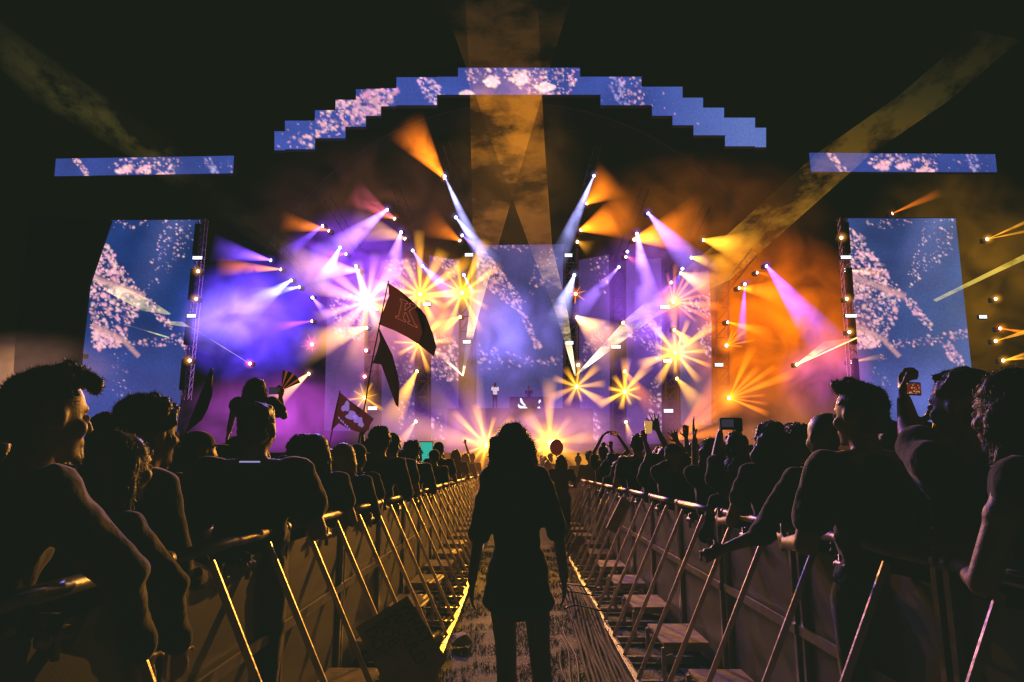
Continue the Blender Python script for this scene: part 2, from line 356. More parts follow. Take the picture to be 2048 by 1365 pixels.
# side wings (black PA towers clad in drape)
for (poly,nm,lb) in (([(60,432),(222,441),(178,570),(163,702),(150,900),(20,900),(30,690)],'side_drape','black slanted drape cutting off the left side screen'),):
    r=empty(nm,at(120,900,42),label=lb,cat='drape'); b=MB(); f=[b.bm.verts.new(at(x,y,42)) for x,y in poly]; b.bm.faces.new(f)
    e=bmesh.ops.extrude_face_region(b.bm,geom=b.bm.faces[:]); bmesh.ops.translate(b.bm,verts=[v for v in e['geom'] if isinstance(v,bmesh.types.BMVert)],vec=(0,.2,0))
    inst(b,'cloth',DRAPE,r)
def truss(a,bb,wd=.35,name='truss',label='',group=None,r=.022,steps=None,mat=None):
    a=Vector(a);bb=Vector(bb); root=empty(name,a if a.z<bb.z else bb,label=label,cat='truss',group=group); z=(bb-a).normalized(); x=z.cross(Vector((0,1,0))).normalized(); y=z.cross(x)
    b=MB(); L=(bb-a).length; n=steps or max(2,int(L/wd/1.2)); c=[(-1,-1),(1,-1),(1,1),(-1,1)]
    for u,v in c: b.tube(a+(x*u+y*v)*wd/2,bb+(x*u+y*v)*wd/2,r,seg=6)
    inst(b,'chord',mat or ALU,root); b=MB()
    for i in range(n):
        p=a+z*L*i/n; q=a+z*L*(i+1)/n
        for k in range(4):
            u0,v0=c[k]; u1,v1=c[(k+1)%4]
            b.tube(p+(x*u0+y*v0)*wd/2,q+(x*u1+y*v1)*wd/2,r*.55,seg=4)
            b.tube(p+(x*u0+y*v0)*wd/2,p+(x*u1+y*v1)*wd/2,r*.55,seg=4)
    inst(b,'lacing',mat or ALU,root); return root
tr=[((655,398),(720,505),'outer left'),((543,475),(640,585),'lowest left'),((788,368),(845,500),'third from left'),((893,288),(935,420),'nearest the left of the orange light shaft'),((1196,295),(1158,425),'nearest the right of the orange light shaft'),((1290,378),(1238,520),'second right'),((1414,412),(1345,545),'third right'),((1508,505),(1452,575),'lowest right')]
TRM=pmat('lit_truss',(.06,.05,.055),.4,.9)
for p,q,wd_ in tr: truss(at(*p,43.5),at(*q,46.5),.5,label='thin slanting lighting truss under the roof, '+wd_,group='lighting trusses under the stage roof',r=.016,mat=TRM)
for (x,y0,y1,wd_) in ((746,600,895,'beside the far left back screen'),(846,700,895,'below the yellow starburst behind the K flag'),(933,520,817,'left of the centre screen'),(1141,500,895,'right of the centre screen'),(1236,515,895,'second to the right of the centre screen'),(1341,545,895,'right, holding two yellow starbursts'),(1441,560,895,'outermost right on the stage')):
    truss(at(x,y1,47.2),at(x,y0,47.2),.85,name='light_tower',label='dark upright lighting tower '+wd_,group='upright towers between the back screens',r=.09,mat=pmat('tower_black',(.05,.03,.05),.5,.3))
for (p,q,lb) in (((407,440),(372,800),'truss tower with lamps at the inner edge of the left side screen'),((1684,437),(1709,800),'truss tower with lamps at the inner edge of the right side screen')):
    t=truss(at(*p,45.3),at(*q,45.3),.45,name='truss_tower',label=lb,r=.04); 
    b=MB()
    n_=4
    for k in range(n_):
        f0=(k+.1)/n_; f1=(k+.78)/n_; s_=-9 if p[0]<1000 else 6
        A=at(p[0]+(q[0]-p[0])*f0+s_,p[1]+(q[1]-p[1])*f0,45.1); B=at(p[0]+(q[0]-p[0])*f1+s_,p[1]+(q[1]-p[1])*f1,45.1); b.bar(A,B,.34,.3,up=(0,1,0))
    inst(b,'speaker_column',BLACK,t)
# ================================================================ lamps, beams, haze
def unit(kind):
    bm=bmesh.new()
    if kind=='cone':
        bmesh.ops.create_cone(bm,segments=20,radius1=1,radius2=.05,depth=1,cap_ends=True); bmesh.ops.translate(bm,verts=bm.verts,vec=(0,0,-.5))
    else: bmesh.ops.create_icosphere(bm,subdivisions=3,radius=1)
    me=bpy.data.meshes.new(kind); bm.to_mesh(me); bm.free(); return me
M_CONE=unit('cone'); M_CONE.materials.append(V_CONE)
M_PET=unit('cone'); M_PET.materials.append(V_PET)
M_GLOW=unit('sphere'); M_GLOW.materials.append(V_GLOW)
M_HAZE=unit('sphere'); M_HAZE.materials.append(V_HAZE)
b=MB(); b.box((0,.33,0),(.34,.16,.3),bev=.02); b.box((-.2,.16,0),(.05,.3,.16),bev=.01); b.box((.2,.16,0),(.05,.3,.16),bev=.01); M_YOKE=b.mesh('yoke'); M_YOKE.materials.append(BLACK)
b=MB(); b.ell((0,.05,0),(.15,.2,.15)); b.tube((0,.02,0),(0,-.1,0),.13,.15,seg=16); M_HEAD=b.mesh('head',True); M_HEAD.materials.append(BLACK)
b=MB(); b.ell((0,-.1,0),(.105,.03,.105)); M_LENS=b.mesh('lens',True)
COLS={'O':(1,.21,.008),'Y':(1,.40,.025),'C':(1,.42,.13),'P':(1,.15,.25),'V':(.20,.07,1),'W':(.42,.42,1),'L':(.36,.17,1)}
LM={k:emat('lens_'+k,tuple(.6+.4*c for c in v),9) for k,v in COLS.items()}
NAMEC={'O':'orange','Y':'yellow','C':'cream','P':'pink','V':'violet','W':'cold white','L':'lilac'}
def side(px,py):
    h='far left' if px<640 else 'left' if px<900 else 'centre' if px<1180 else 'right' if px<1400 else 'far right'
    v='high' if py<500 else 'mid height' if py<680 else 'low'
    return h,v
LABS={}
def lamp_label(px,py,c,what):
    h,v=side(px,py); s=f'stage lamp with {NAMEC[c]} {what}, {v} at {h} of stage'; 
    k=s; LABS[k]=LABS.get(k,0)+1
    if LABS[k]>1: s=s.replace('stage lamp','%s stage lamp'%('second','third','fourth','fifth','sixth','seventh')[min(LABS[k]-2,5)])
    return s
def lamp_root(px,py,Y,c,label,group='moving head lamps on the stage',lens=True,s=1.0,aim=None):
    p=at(px,py,Y); r=empty('stage_lamp',p,label=label,cat='stage lamp',group=group)
    a=mob('yoke',M_YOKE,None,r); a.scale=(s,)*3
    h=mob('head',M_HEAD,None,r); h.scale=(s,)*3
    q=Vector((0,-1,0)) if aim is None else aim
    q=(q.normalized()+Vector((0,-1.2,0))).normalized(); h.rotation_mode='QUATERNION'; h.rotation_quaternion=q.to_track_quat('-Y','Z')
    if lens:
        me=M_LENS.copy(); me.materials.clear(); me.materials.append(LM[c]); l=mob('lens',me,None,h)
    return r,p
def beam(root,p,end,hw,col,st,me=M_CONE):
    o=mob('light_beam',me,None,root); d=end-p; o.rotation_mode='QUATERNION'; o.rotation_quaternion=d.to_track_quat('-Z','Y'); o.scale=(hw,hw,d.length); o.location=(0,-.12,0)
    o.color=(*col,st/hw); return o
def glow(root,rad,col,st):
    o=mob('glow',M_GLOW,None,root); o.scale=(rad,)*3; o.location=(0,-.2,0); o.color=(*col,st/rad); return o
SC=1/ppm(45)
# (px,py, end px,py, half width px, colour, strength, length factor)
BEAMS=[(890,360,835,285,38,'O',1.9),(889,353,950,490,15,'W',1.0),(911,435,975,515,18,'W',.9),(923.5,471,962,506,10,'L',.7),(921,483,866,452,30,'O',.6),
(776,420,650,520,42,'L',1.3),(791,439,735,405,26,'P',.7),(791,439,750,428,12,'O',.7),(803,464,780,560,30,'L',1.2),(812,479,735,458,36,'C',.65),(647,452,590,498,16,'V',.9),(660,463,585,448,20,'O',.9),
(681.5,495,650,560,20,'W',1.3),(694,509,655,512,14,'P',.5),(544,522,455,503,24,'V',1.5),(564,540,480,537,18,'O',.9),(584.5,561,520,606,26,'W',1.4),(601,575,535,588,16,'W',1.2),(624.6,595,668,645,16,'L',1.0),
(712,532,742,625,18,'W',1.3),(719.5,543,610,535,44,'C',.8),(825,501,850,540,10,'L',.9),(844.6,532.6,896,582,20,'L',1.0),(927,549.5,942,580,7,'W',1.0),
(735,656,640,685,38,'C',1.0),(922,634,850,676,32,'Y',.8),(835,742,790,826,24,'Y',1.5),(620,747,560,795,20,'C',1.2),(833,842,803,884,14,'C',1.1),(626,643,566,653,12,'P',.5),
(1188,352,1135,475,18,'W',.8),(1172,410,1213,372,42,'O',1.5),(1160,462,1232,438,52,'O',1.3),(1153,484,1176,496,16,'Y',.5),
(1295,427,1375,520,32,'L',1.3),(1273,467,1298,620,34,'L',1.4),(1266,481,1360,462,58,'O',1.4),(1254,503,1258,515,6,'V',.6),(1250,514,1268,522,10,'P',.6),(1238,534.6,1175,603,20,'L',1.1),
(1149,550,1120,630,24,'W',1.5),(1404.6,481,1490,500,38,'Y',1.3),(1380,516,1450,530,28,'Y',.9),(1365,537,1346,578,9,'V',.8),(1359,547,1432,578,34,'C',.9),(1343,565,1326,586,8,'L',.8),
(1152,634.5,1225,690,54,'C',1.6),(1245,645,1258,660,8,'P',.7),(1347,659.5,1395,702,20,'Y',1.4),(1248,742,1300,810,22,'O',.6),(1352,756.5,1394,806,22,'Y',1.1),(1251,843,1259,872,9,'Y',1.2),
(1531,532,1625,655,36,'V',1.7),(1489,568,1483,650,10,'V',1.0),(1476,577,1560,586,28,'O',1.3),(1512,546,1535,551,7,'O',.8),(1453,645,1515,662,14,'O',1.1),
(1687,541,1745,547,9,'C',.7),(1699,725,1755,715,7,'Y',.6),(165,712,-90,760,85,'C',.22),(1782,429,1855,397,9,'O',.55)]
for i,(x,y,ex,ey,hw,c,s) in enumerate(BEAMS):
    Y=45+random.uniform(-.6,.9); L=math.hypot(ex-x,ey-y)*SC
    end=at(ex,ey,Y-L*random.uniform(.15,.6)); p0=at(x,y,Y)
    what='wide cone' if hw>24 else 'soft beam' if hw>12 else 'narrow beam'
    r,p=lamp_root(x,y,Y,c,lamp_label(x,y,c,what),aim=end-p0)
    beam(r,p,p+(end-p)*random.uniform(1.25,1.6),hw*1.35*SC,COLS[c],s*1.2); glow(r,.5,COLS[c],.22*min(s,1.3))
# starbursts: lamps whose prism splits the light into a ring of beams
def star(px,py,n,r0,c,s,wid=5.5,a0=None,span=math.tau,gl=None,gr=1.4,desc='starburst',Y=44.6,fw=.5,lens=1):
    r,p=lamp_root(px,py,Y,c,lamp_label(px,py,c,desc)); a0=random.uniform(0,1) if a0 is None else a0
    for k in range(n):
        a=a0+span*k/n+random.uniform(-.07,.07); rr=r0*random.uniform(.6,1.45); L=rr*SC
        end=p+Vector((math.cos(a)*L,-L*fw,math.sin(a)*L)); beam(r,p,end,wid*random.uniform(.6,1.15)*SC*rr/60,COLS[c],s*random.uniform(.7,1.15),M_PET)
    glow(r,gr,COLS[c],gl if gl is not None else 1.2)
    return r
star(736,605,11,105,'C',.75,12,gl=2.4,gr=1.9); star(841,590,12,92,'Y',1.5,10,gl=1.8,gr=1.5); star(924,587,11,80,'Y',1.0,9,gl=2.4,gr=1.8)
star(838,687,10,72,'Y',1.3,8,gl=1.8,gr=1.3); star(730,796,8,40,'Y',1.0,7,gl=1.4,gr=1.2)
star(1346,605,9,70,'O',1.1,8,a0=-.9,span=3.2,gl=2.6,gr=1.8); star(1350,706,11,70,'Y',1.4,9,gl=3.4,gr=1.8); star(1153,774,9,56,'Y',1.2,13,gl=1.3,gr=1.1); star(1249,784,9,50,'Y',1.4,11,gl=2,gr=1.2)
star(1151,589,7,18,'O',1.0,6,gl=1,gr=.6); star(1452,692,6,45,'O',1.0,7,a0=-.2,span=1.8,gl=1.5,gr=1.1); star(1457,797,7,95,'O',1.0,6,a0=-.5,span=2.0,gl=2.2,gr=1.5)
star(625,690,8,16,'P',.9,6,gl=1.4,gr=.9); star(501,728,6,9,'P',.9,6,gl=1.2,gr=.5)
star(973,891,12,62,'Y',1.2,8,gl=4,gr=1.2,Y=41.5,desc='blinding starburst above crowd',fw=.2); star(1099,886,9,85,'Y',.6,14,gl=4.5,gr=1.7,Y=41.5,desc='strong glow above crowd',a0=.2,fw=.2)
star(973,891,3,190,'C',.3,16,a0=1.9,span=1.5,gl=0.1,gr=.5,Y=42.2,desc='long rays behind the woman',fw=.1)
star(1350,880,4,150,'O',.55,12,a0=.25,span=.8,gl=.6,gr=.8,Y=43,desc='long low rays',fw=.2)
for (x,y,c) in ((1681,477,'Y'),(1692,599,'Y'),(1697,665,'Y'),(398,544,'Y'),(394,599,'Y'),(381,722,'Y'),(123,686,'O'),(730,754,'P'),(733,702,'P'),(1156,731,'C'),(1592,730,'Y'),(1989,599,'Y')):
    r,p=lamp_root(x,y,44.4,c,lamp_label(x,y,c,'small point glow')); glow(r,.5,COLS[c],.9)
for (x,y,rays,c) in ((1972,480,[(2062,440,5),(2060,462,4)],'Y'),(1998,658,[(2060,668,6)],'O'),(1989,683,[(2065,657,4),(2065,663,3)],'Y'),(2004,722,[(2060,705,5),(2060,715,5)],'Y')):
    r,p=lamp_root(x,y,44,c,lamp_label(x,y,c,'narrow rays')); 
    for ex,ey,h in rays: beam(r,p,at(ex,ey,42),h*SC,COLS[c],.9,M_PET)
    glow(r,.5,COLS[c],.9)
# white strobe bars
STB=emat('strobe_face',(.8,.88,1),3.2)
for k,(x,y,w_) in enumerate(((749,618,11),(854,609,10),(933.5,684,10),(745,817,12),(938,510,11),(1137,511,10),(1330,614,13),(1139,686,10),(1232,694,12),(1335,722,11),(1438,730,11),(1337,822,12),(395,516,13),(383,632,12),(1692,515,14),(1702,632,15),(1966,634,10))):
    p=at(x,y,44.8); hh,vv=side(x,y)
    lb=f'small cold white strobe bar {w_} centimetre look'; 
    near={749:'beside the brightest starburst on the left',854:'under the starburst above the K flag',933.5:'between the two blades of the left laser',745:'low down beside the small patterned flag',938:'at the top left corner of the centre screen',1137:'at the top right corner of the centre screen',1330:'left of the upper right orange starburst',1139:'on the tower right of the centre screen',1232:'on the wide right laser blade',1335:'left of the lower right yellow starburst',1438:'on the outermost right stage tower',1337:'low on the right, above the raised hands',395:'upper one on the left truss tower',383:'lower one on the left truss tower',1692:'upper one on the right truss tower',1702:'lower one on the right truss tower',1966:'alone beyond the right side screen'}[x]
    r=empty('strobe_light',p,label='small cold white strobe bar '+near,cat='strobe light',group='white strobe bars')
    b=MB(); b.box((0,.12,0),(w_*SC*1.7,.2,.3),bev=.02); b.build('housing',BLACK,r); b=MB()
    for j in (-1,1): b.box((0,-.0,j*.06),(w_*SC*1.5,.02,.07))
    b.build('tube',STB,r)
# haze volumes
def haze(px,py,Y,rx,ry,rd,col,st,lb):
    o=mob('haze',M_HAZE); o.location=at(px,py,Y); o.scale=(rx*SC,rd,ry*SC); o.color=(*col,st/rd); tag(o,lb,'haze',kind='stuff'); return o
HZ=[(505,640,46.5,175,150,3,(.11,.04,1),1.7,'blue violet haze on the left of the stage'),(450,640,45,95,85,2,(.34,.22,1),1.0,'pale lilac puff of haze at far left'),(560,830,46,220,110,3,(.42,.05,.5),.7,'magenta haze low on the left'),
(700,545,46.5,170,150,3,(.20,.03,.8),1.0,'purple haze high on the left'),(770,640,46.5,170,170,3,(.85,.22,.45),.4,'pink haze around the left screens'),(1005,670,46.6,140,130,2.5,(.26,.19,.95),.75,'pale blue haze before the centre screen'),
(1030,850,43.6,420,95,2.2,(.22,.05,.5),.5,'purple haze low across the stage'),(860,610,46,190,150,3,(1,.30,.02),.5,'golden haze behind the K flag'),(1290,620,46.5,150,190,3,(.30,.07,.75),.65,'violet haze right of centre'),
(1545,650,46.5,230,230,3,(1,.17,.0),.85,'orange haze at the far right of the stage'),(1400,450,47,320,180,3,(.5,.13,.004),.16,'brown haze under the right roof'),(1930,560,47.5,260,300,3,(.4,.17,.005),.22,'olive haze beyond the right screen'),
(1655,760,45.5,110,100,2,(.55,.08,.55),.4,'magenta haze beside the right screen'),(760,420,47,330,190,3,(.3,.09,.05),.12,'dim brown haze under the left roof'),(60,745,42,190,85,3,(.55,.25,.18),.28,'dusty pink haze at far left'),
(1040,870,42.5,240,75,2,(1,.40,.05),.4,'orange haze at crowd level in the middle'),(1500,850,44,300,110,3,(.7,.2,.08),.3,'rust haze low on the right'),(1850,800,44,170,100,2,(.10,.12,.5),.2,'blue haze before the right screen'),(1030,350,47,180,260,3,(.35,.13,.02),.12,'brown haze in the middle under the arch')]
for h in HZ: haze(*h)
o=haze(1000,905,24,1,1,14,(1,.36,.05),1,'thin orange haze hanging over the aisle'); o.location=(0.0,26,1.5); o.scale=(4.5,16,2.3); o.color=(1,.30,.06,.022)
# laser sheets: flat fans of light thrown over the crowd
LN=NT('laser_sheet'); e=LN.n('ShaderNodeEmission'); t=LN.n('ShaderNodeBsdfTransparent'); ad=LN.n('ShaderNodeAddShader'); LN.link(e.outputs[0],ad.inputs[0]); LN.link(t.outputs[0],ad.inputs[1]); LN.link(ad.outputs[0],LN.out.inputs[0])
a=LN.n('ShaderNodeVertexColor'); a.layer_name='Col'; LN.link(a.outputs[0],e.inputs[0]); g=LN.n('ShaderNodeNewGeometry'); no=LN.n('ShaderNodeTexNoise'); no.inputs['Scale'].default_value=.33; no.inputs['Detail'].default_value=7; no.inputs['Roughness'].default_value=.62
mp=LN.n('ShaderNodeMapping'); mp.inputs['Scale'].default_value=(.7,1,1.6); LN.link(g.outputs['Position'],mp.inputs[0]); LN.link(mp.outputs[0],no.inputs['Vector'])
rp=LN.n('ShaderNodeValToRGB'); rp.color_ramp.elements[0].position=.43; rp.color_ramp.elements[0].color=(.06,.06,.06,1); rp.color_ramp.elements[1].position=.58; rp.color_ramp.elements[1].color=(1,1,1,1)
LN.link(no.outputs[0],rp.inputs[0]); LN.link(rp.outputs[0],e.inputs[1]); LN.m.cycles.emission_sampling='NONE'; LASER=LN.m
def sheet(rows,p0,nrm,label,nx=14,sub=6,edge=1.12):
    """rows: (left px, right px, rgb) from the source outwards"""
    r=empty('laser_fan',p0,label=label,cat='laser fan',group='laser fans over the crowd'); vs_=[];cs=[];k=0
    R_=[]
    for i in range(len(rows)-1):
        for j in range(sub): t=j/sub; A,B=rows[i],rows[i+1]; R_.append([np.array(A[q])*(1-t)+np.array(B[q])*t for q in range(3)])
    R_.append([np.array(q) for q in rows[-1]])
    for (l,rr,c) in R_:
        for i in range(nx):
            u=i/(nx-1); q=l*(1-u)+rr*u; vs_.append(atplane(q[0],q[1],p0,nrm)-p0); m=(edge if i in (0,nx-1) else 1) if edge else math.sin(math.pi*u)**.8*1.4; cs.append((*(c*m),1))
    fs=[(j*nx+i,j*nx+i+1,(j+1)*nx+i+1,(j+1)*nx+i) for j in range(len(R_)-1) for i in range(nx-1)]
    me=bpy.data.meshes.new('sheet'); me.from_pydata(vs_,[],fs); ca=me.color_attributes.new('Col','FLOAT_COLOR','POINT'); ca.data.foreach_set('color',np.array(cs,np.float32).ravel()); mob('sheet',me,LASER,r)
A0=at(925,752,42.5); B0=at(1150,752,42.5)
nA=Vector((0,.84,1)).normalized()
k=np.array
sheet([((924,752),(927,752),(2.2,1.9,1.1)),((938,628),(958,628),(.8,.5,.2)),((946,490),(997,490),(.15,.05,.012)),((942,300),(1052,300),(.24,.078,.004)),((940,190),(1085,190),(.22,.072,.004)),((938,135),(1100,135),(.03,.011,.002)),((930,0),(1141,0),(.018,.008,.002))],A0,nA,'orange laser fan rising from the left source up the middle of the picture')
sheet([((1149,752),(1152,752),(2.2,1.9,1.1)),((1112,628),(1136,628),(.8,.5,.2)),((1058,490),(1104,490),(.15,.05,.012)),((989,300),(1090,300),(.24,.078,.004)),((951,190),(1084,190),(.22,.072,.004)),((932,135),(1082,135),(.03,.011,.002)),((884,0),(1075,0),(.018,.008,.002))],B0,nA,'orange laser fan rising from the right source up the middle of the picture')
nC=Vector((-.5,.62,1)).normalized(); nD=Vector((.5,.62,1)).normalized()
sheet([((1150,752),(1152,752),(2.4,2.0,1.2)),((1252,638),(1306,638),(.55,.38,.2)),((1350,555),(1395,590),(.05,.025,.008)),((1461,464),(1458,561),(.30,.125,.008)),((1630,310),(1740,310),(.11,.055,.004)),((1800,190),(1900,200),(.03,.022,.004)),((1950,60),(2040,80),(.006,.004,.001))],B0,nC,'broad olive laser fan sweeping up to the top right corner',edge=1.15)
sheet([((924,752),(927,752),(2.4,2.0,1.2)),((868,706),(880,700),(2.5,2,1)),((760,640),(800,650),(.4,.25,.1)),((600,480),(560,520),(.012,.008,.002)),((440,370),(380,400),(.0,.0,.0)),((335,270),(240,305),(.034,.026,.005)),((180,170),(60,200),(.024,.02,.005)),((0,40),(-20,120),(.008,.007,.002))],A0,nD,'faint olive laser fan reaching the top left corner',edge=0)
nE=Vector((.2,-.3,1)).normalized()
for rows,lb in (([((183,556),(183,560),(.3,.22,.12)),((240,572),(225,590),(.55,.42,.2)),((300,600),(285,622),(.8,.65,.25)),((342,628),(338,630),(.4,.35,.15))],'ragged yellow shard of laser light across the left side screen'),
 ([((256,650),(256,652),(.8,.8,.2)),((337,674),(337,677),(.9,.9,.3))],'thin yellow laser line low on the left side screen'),
 ([((334,643),(340,650),(.6,.5,.2)),((365,644),(372,654),(.8,.65,.25)),((380,654),(381,655),(.3,.3,.1)),((412,672),(412,674),(.25,.2,.12)),((499,727),(501,729),(1.2,.9,.6))],'laser streak running down to the tiny pink star on the left'),
 ([((1591,730),(1593,732),(3,2.6,1)),((1647,684),(1655,698),(.6,.2,.08)),((1700,676),(1712,678),(.35,.1,.05))],'pink orange laser fan just left of the right side screen'),
 ([((1591,731),(1592,732),(3,2.6,1)),((1714,674),(1715,677),(1.4,1.1,.3))],'bright thin laser line meeting the right side screen'),
 ([((1866,600),(1872,604),(.35,.3,.08)),((1990,538),(1994,546),(.7,.5,.07)),((2060,503),(2064,514),(.45,.32,.05))],'yellow laser bar crossing the edge of the right side screen')):
    sheet(rows,at(*rows[0][0],43.5),Vector((0,1,0)),lb,nx=4,sub=5,edge=1)
# real lamps that light the crowd (placed at fixtures seen in the photo)
def spot(px,py,Y,aim,ang,power,col,rad=.25,blend=.5):
    l=bpy.data.lights.new('lamp_light','SPOT'); l.energy=power; l.color=col; l.spot_size=R(ang); l.spot_blend=blend; l.shadow_soft_size=rad
    o=bpy.data.objects.new('lamp_light',l); COL.objects.link(o); o.location=at(px,py,Y)+Vector((0,-.3,0)); o.rotation_euler=(Vector(aim)-o.location).to_track_quat('-Z','Y').to_euler(); return o
KW=55
spot(1350,706,44.4,(-1.2,3.5,.8),24,700*KW,(1,.40,.04),.12)
spot(1153,634,44.4,(-.5,4,1),30,120*KW,(1,.50,.10),.15)
spot(736,605,44.2,(1.9,3,.8),24,240*KW,(1,.32,.22),.15)
spot(776,420,44.2,(2.5,2.5,1.2),11,420*KW,(.35,.2,1),.15)
spot(973,891,41.2,(0,4,.6),40,100*KW,(1,.40,.04),.12)
spot(1099,886,41.2,(0,4,.6),40,80*KW,(1,.40,.04),.15)
spot(924,587,44.2,(.15,6.2,0),5.5,620*KW,(1,.40,.02),.12,.6)
spot(841,590,44.2,(1.8,3,1.3),26,260*KW,(1,.45,.08),.12)
spot(1531,532,44.2,(0,6,1.5),50,70*KW,(1,.42,.06),.2)
spot(584,561,44.2,(-3,5,1.5),35,30*KW,(.55,.35,1),.2)
# ================================================================ ground, barriers
def ground_mat():
    N=NT('grass_ground'); b=N.n('ShaderNodeBsdfPrincipled'); N.link(b.outputs[0],N.out.inputs[0]); g=N.n('ShaderNodeNewGeometry')
    n1=N.n('ShaderNodeTexNoise'); n1.inputs['Scale'].default_value=2.2; n1.inputs['Detail'].default_value=8; N.link(g.outputs['Position'],n1.inputs['Vector'])
    n2=N.n('ShaderNodeTexNoise'); n2.inputs['Scale'].default_value=45; n2.inputs['Detail'].default_value=4; N.link(g.outputs['Position'],n2.inputs['Vector'])
    r=N.n('ShaderNodeValToRGB'); r.color_ramp.elements[0].position=.35; r.color_ramp.elements[0].color=(.045,.032,.012,1); r.color_ramp.elements[1].position=.65; r.color_ramp.elements[1].color=(.09,.085,.02,1)
    N.link(n1.outputs[0],r.inputs[0]); N.link(r.outputs[0],b.inputs['Base Color']); b.inputs['Roughness'].default_value=.8
    h=N.M('ADD',N.M('MULTIPLY',n1.outputs[0],1.2),n2.outputs[0]); bp=N.n('ShaderNodeBump'); bp.inputs['Strength'].default_value=.9; bp.inputs['Distance'].default_value=.04; N.link(h,bp.inputs['Height']); N.link(bp.outputs[0],b.inputs['Normal']); return N.m
b=MB(); n=24
for i in range(n):
    pass
bmesh.ops.create_grid(b.bm,x_segments=8,y_segments=8,size=700); o=b.build('ground',ground_mat()); tag(o,kind='structure')
# trampled grass in the aisle
GR=pmat('grass_blades',(.12,.13,.03),.7,var=.5,nscale=3,sheen=.2)
verts=[];faces=[]
for i in range(26000):
    y=random.uniform(3.6,13)**1.0; x=random.uniform(-.62,.85)
    if noise.noise(Vector((x*3,y*3,0)))<-.1: continue
    h=random.uniform(.012,.045)*(1+.6*noise.noise(Vector((x*5,y*5,3)))); a=random.uniform(0,math.tau); wd=.004; lx,ly=random.gauss(0,.02),random.gauss(0,.02)
    k_=len(verts); verts+=[(x-math.cos(a)*wd,y-math.sin(a)*wd,0),(x+math.cos(a)*wd,y+math.sin(a)*wd,0),(x+lx,y+ly,h)]; faces.append((k_,k_+1,k_+2))
me=bpy.data.meshes.new('grass'); me.from_pydata(verts,[],faces); tag(mob('grass',me,GR),'short trampled grass of the aisle between the barriers','grass',kind='stuff')
def mesh_mat():
    N=NT('perforated_sheet'); b=N.n('ShaderNodeBsdfPrincipled'); N.link(b.outputs[0],N.out.inputs[0]); tc=N.n('ShaderNodeTexCoord'); 
    mp=N.n('ShaderNodeMapping'); mp.inputs['Rotation'].default_value=(R(45),0,0); mp.inputs['Scale'].default_value=(90,90,90); N.link(tc.outputs['Object'],mp.inputs[0])
    sp=N.n('ShaderNodeSeparateXYZ'); N.link(mp.outputs[0],sp.inputs[0])
    f=lambda v:N.M('ABSOLUTE',N.M('SUBTRACT',N.M('FRACT',v),.5))
    hole=N.M('LESS_THAN',N.M('SQRT',N.M('ADD',N.M('POWER',f(sp.outputs[1]),2),N.M('POWER',f(sp.outputs[2]),2))),.30)
    mix=N.n('ShaderNodeMix',data_type='RGBA'); N.link(hole,mix.inputs[0]); mix.inputs[6].default_value=(.075,.058,.017,1); mix.inputs[7].default_value=(.012,.012,.008,1)
    no=N.n('ShaderNodeTexNoise'); no.inputs['Scale'].default_value=5; no.inputs['Detail'].default_value=6; N.link(tc.outputs['Object'],no.inputs['Vector'])
    m2=N.n('ShaderNodeMix',data_type='RGBA',blend_type='MULTIPLY'); m2.inputs[0].default_value=.6; N.link(mix.outputs[2],m2.inputs[6]); N.link(no.outputs[0],m2.inputs[7])
    N.link(m2.outputs[2],b.inputs['Base Color']); b.inputs['Roughness'].default_value=.55; b.inputs['Metallic'].default_value=.2; return N.m
MESHM=mesh_mat(); PLY=pmat('step_plate',(.36,.27,.16),.55,var=.45,nscale=7,bump=.4,bscale=30)
SL=1.158
def barrier_proto(sgn,run,xin,xout):
    """local: panel plane x=0, aisle towards +x*sgn, section runs 0..SL along y"""
    r=empty('crowd_barrier'); s=sgn
    b=MB(); b.tube((0,.012,1.15),(0,SL-.012,1.15),.023,seg=16); b.build('top_rail',STEEL,r,True)
    for ya,yb in ((0,.035),(SL-.05,SL-.012)): b=MB(); b.tube((0,ya,1.15),(0,yb,1.15),.028,seg=16); b.build('collar',STEEL,r,True)
    b=MB(); b.box((-.006*s,SL/2,.60),(.006,SL-.03,.94)); b.build('mesh_panel',MESHM,r)
    for y in (.03,SL-.03): b=MB(); b.box((.0,y,.60),(.04,.03,1.06)); b.build('upright',STEEL,r)
    b=MB(); b.box((.022*s,SL/2,.69),(.012,SL-.02,.045)); b.build('mid_rail',STEEL,r)
    for y in (.29,.87):
        b=MB(); top=Vector((.03*s,y,1.11)); bot=Vector((run*s,y,.05)); b.bar(top,bot,.027,.010,up=(0,1,0)); b.build('brace',BRACE,r)
    b=MB(); b.box((run*s,SL/2,.035),(.045,SL-.01,.05),bev=.008); b.build('base_rail',STEEL,r)
    for y in (.29,.87): b=MB(); b.box((run/2*s,y,.03),(run,.04,.04)); b.build('foot_bar',STEEL,r)
    b=MB(); m=(xin+xout)/2; b.box((m*s,SL/2,.27),(abs(xout-xin),.56,.022),bev=.003); 
    b.build('step_plate',PLY,r)
    for y in (.30,.86): b=MB(); b.bar((xout*s,y,.245),(xin*s,y,.245),.03,.03); b.bar((xin*s,y,.03),(xin*s,y,.25),.028,.028); b.build('step_bracket',STEEL,r)
    b=MB(); b.tube((.05*s,.55,1.06),(.05*s,.63,1.06),.016); b.tube((.05*s,.6,1.0),(.05*s,.6,1.1),.010); b.ell((.05*s,.55,1.055),(.02,.02,.02)); b.ell((.05*s,.63,1.055),(.02,.02,.02)); b.box((.02*s,.6,1.08),(.05,.03,.05)); b.build('clamp',STEEL,r,True)
    return r
pL=barrier_proto(1,.54,.34,.03); pR=barrier_proto(-1,.52,.34,.03)
ord_=['nearest','second','third','fourth','fifth','sixth','seventh','eighth','ninth','tenth']
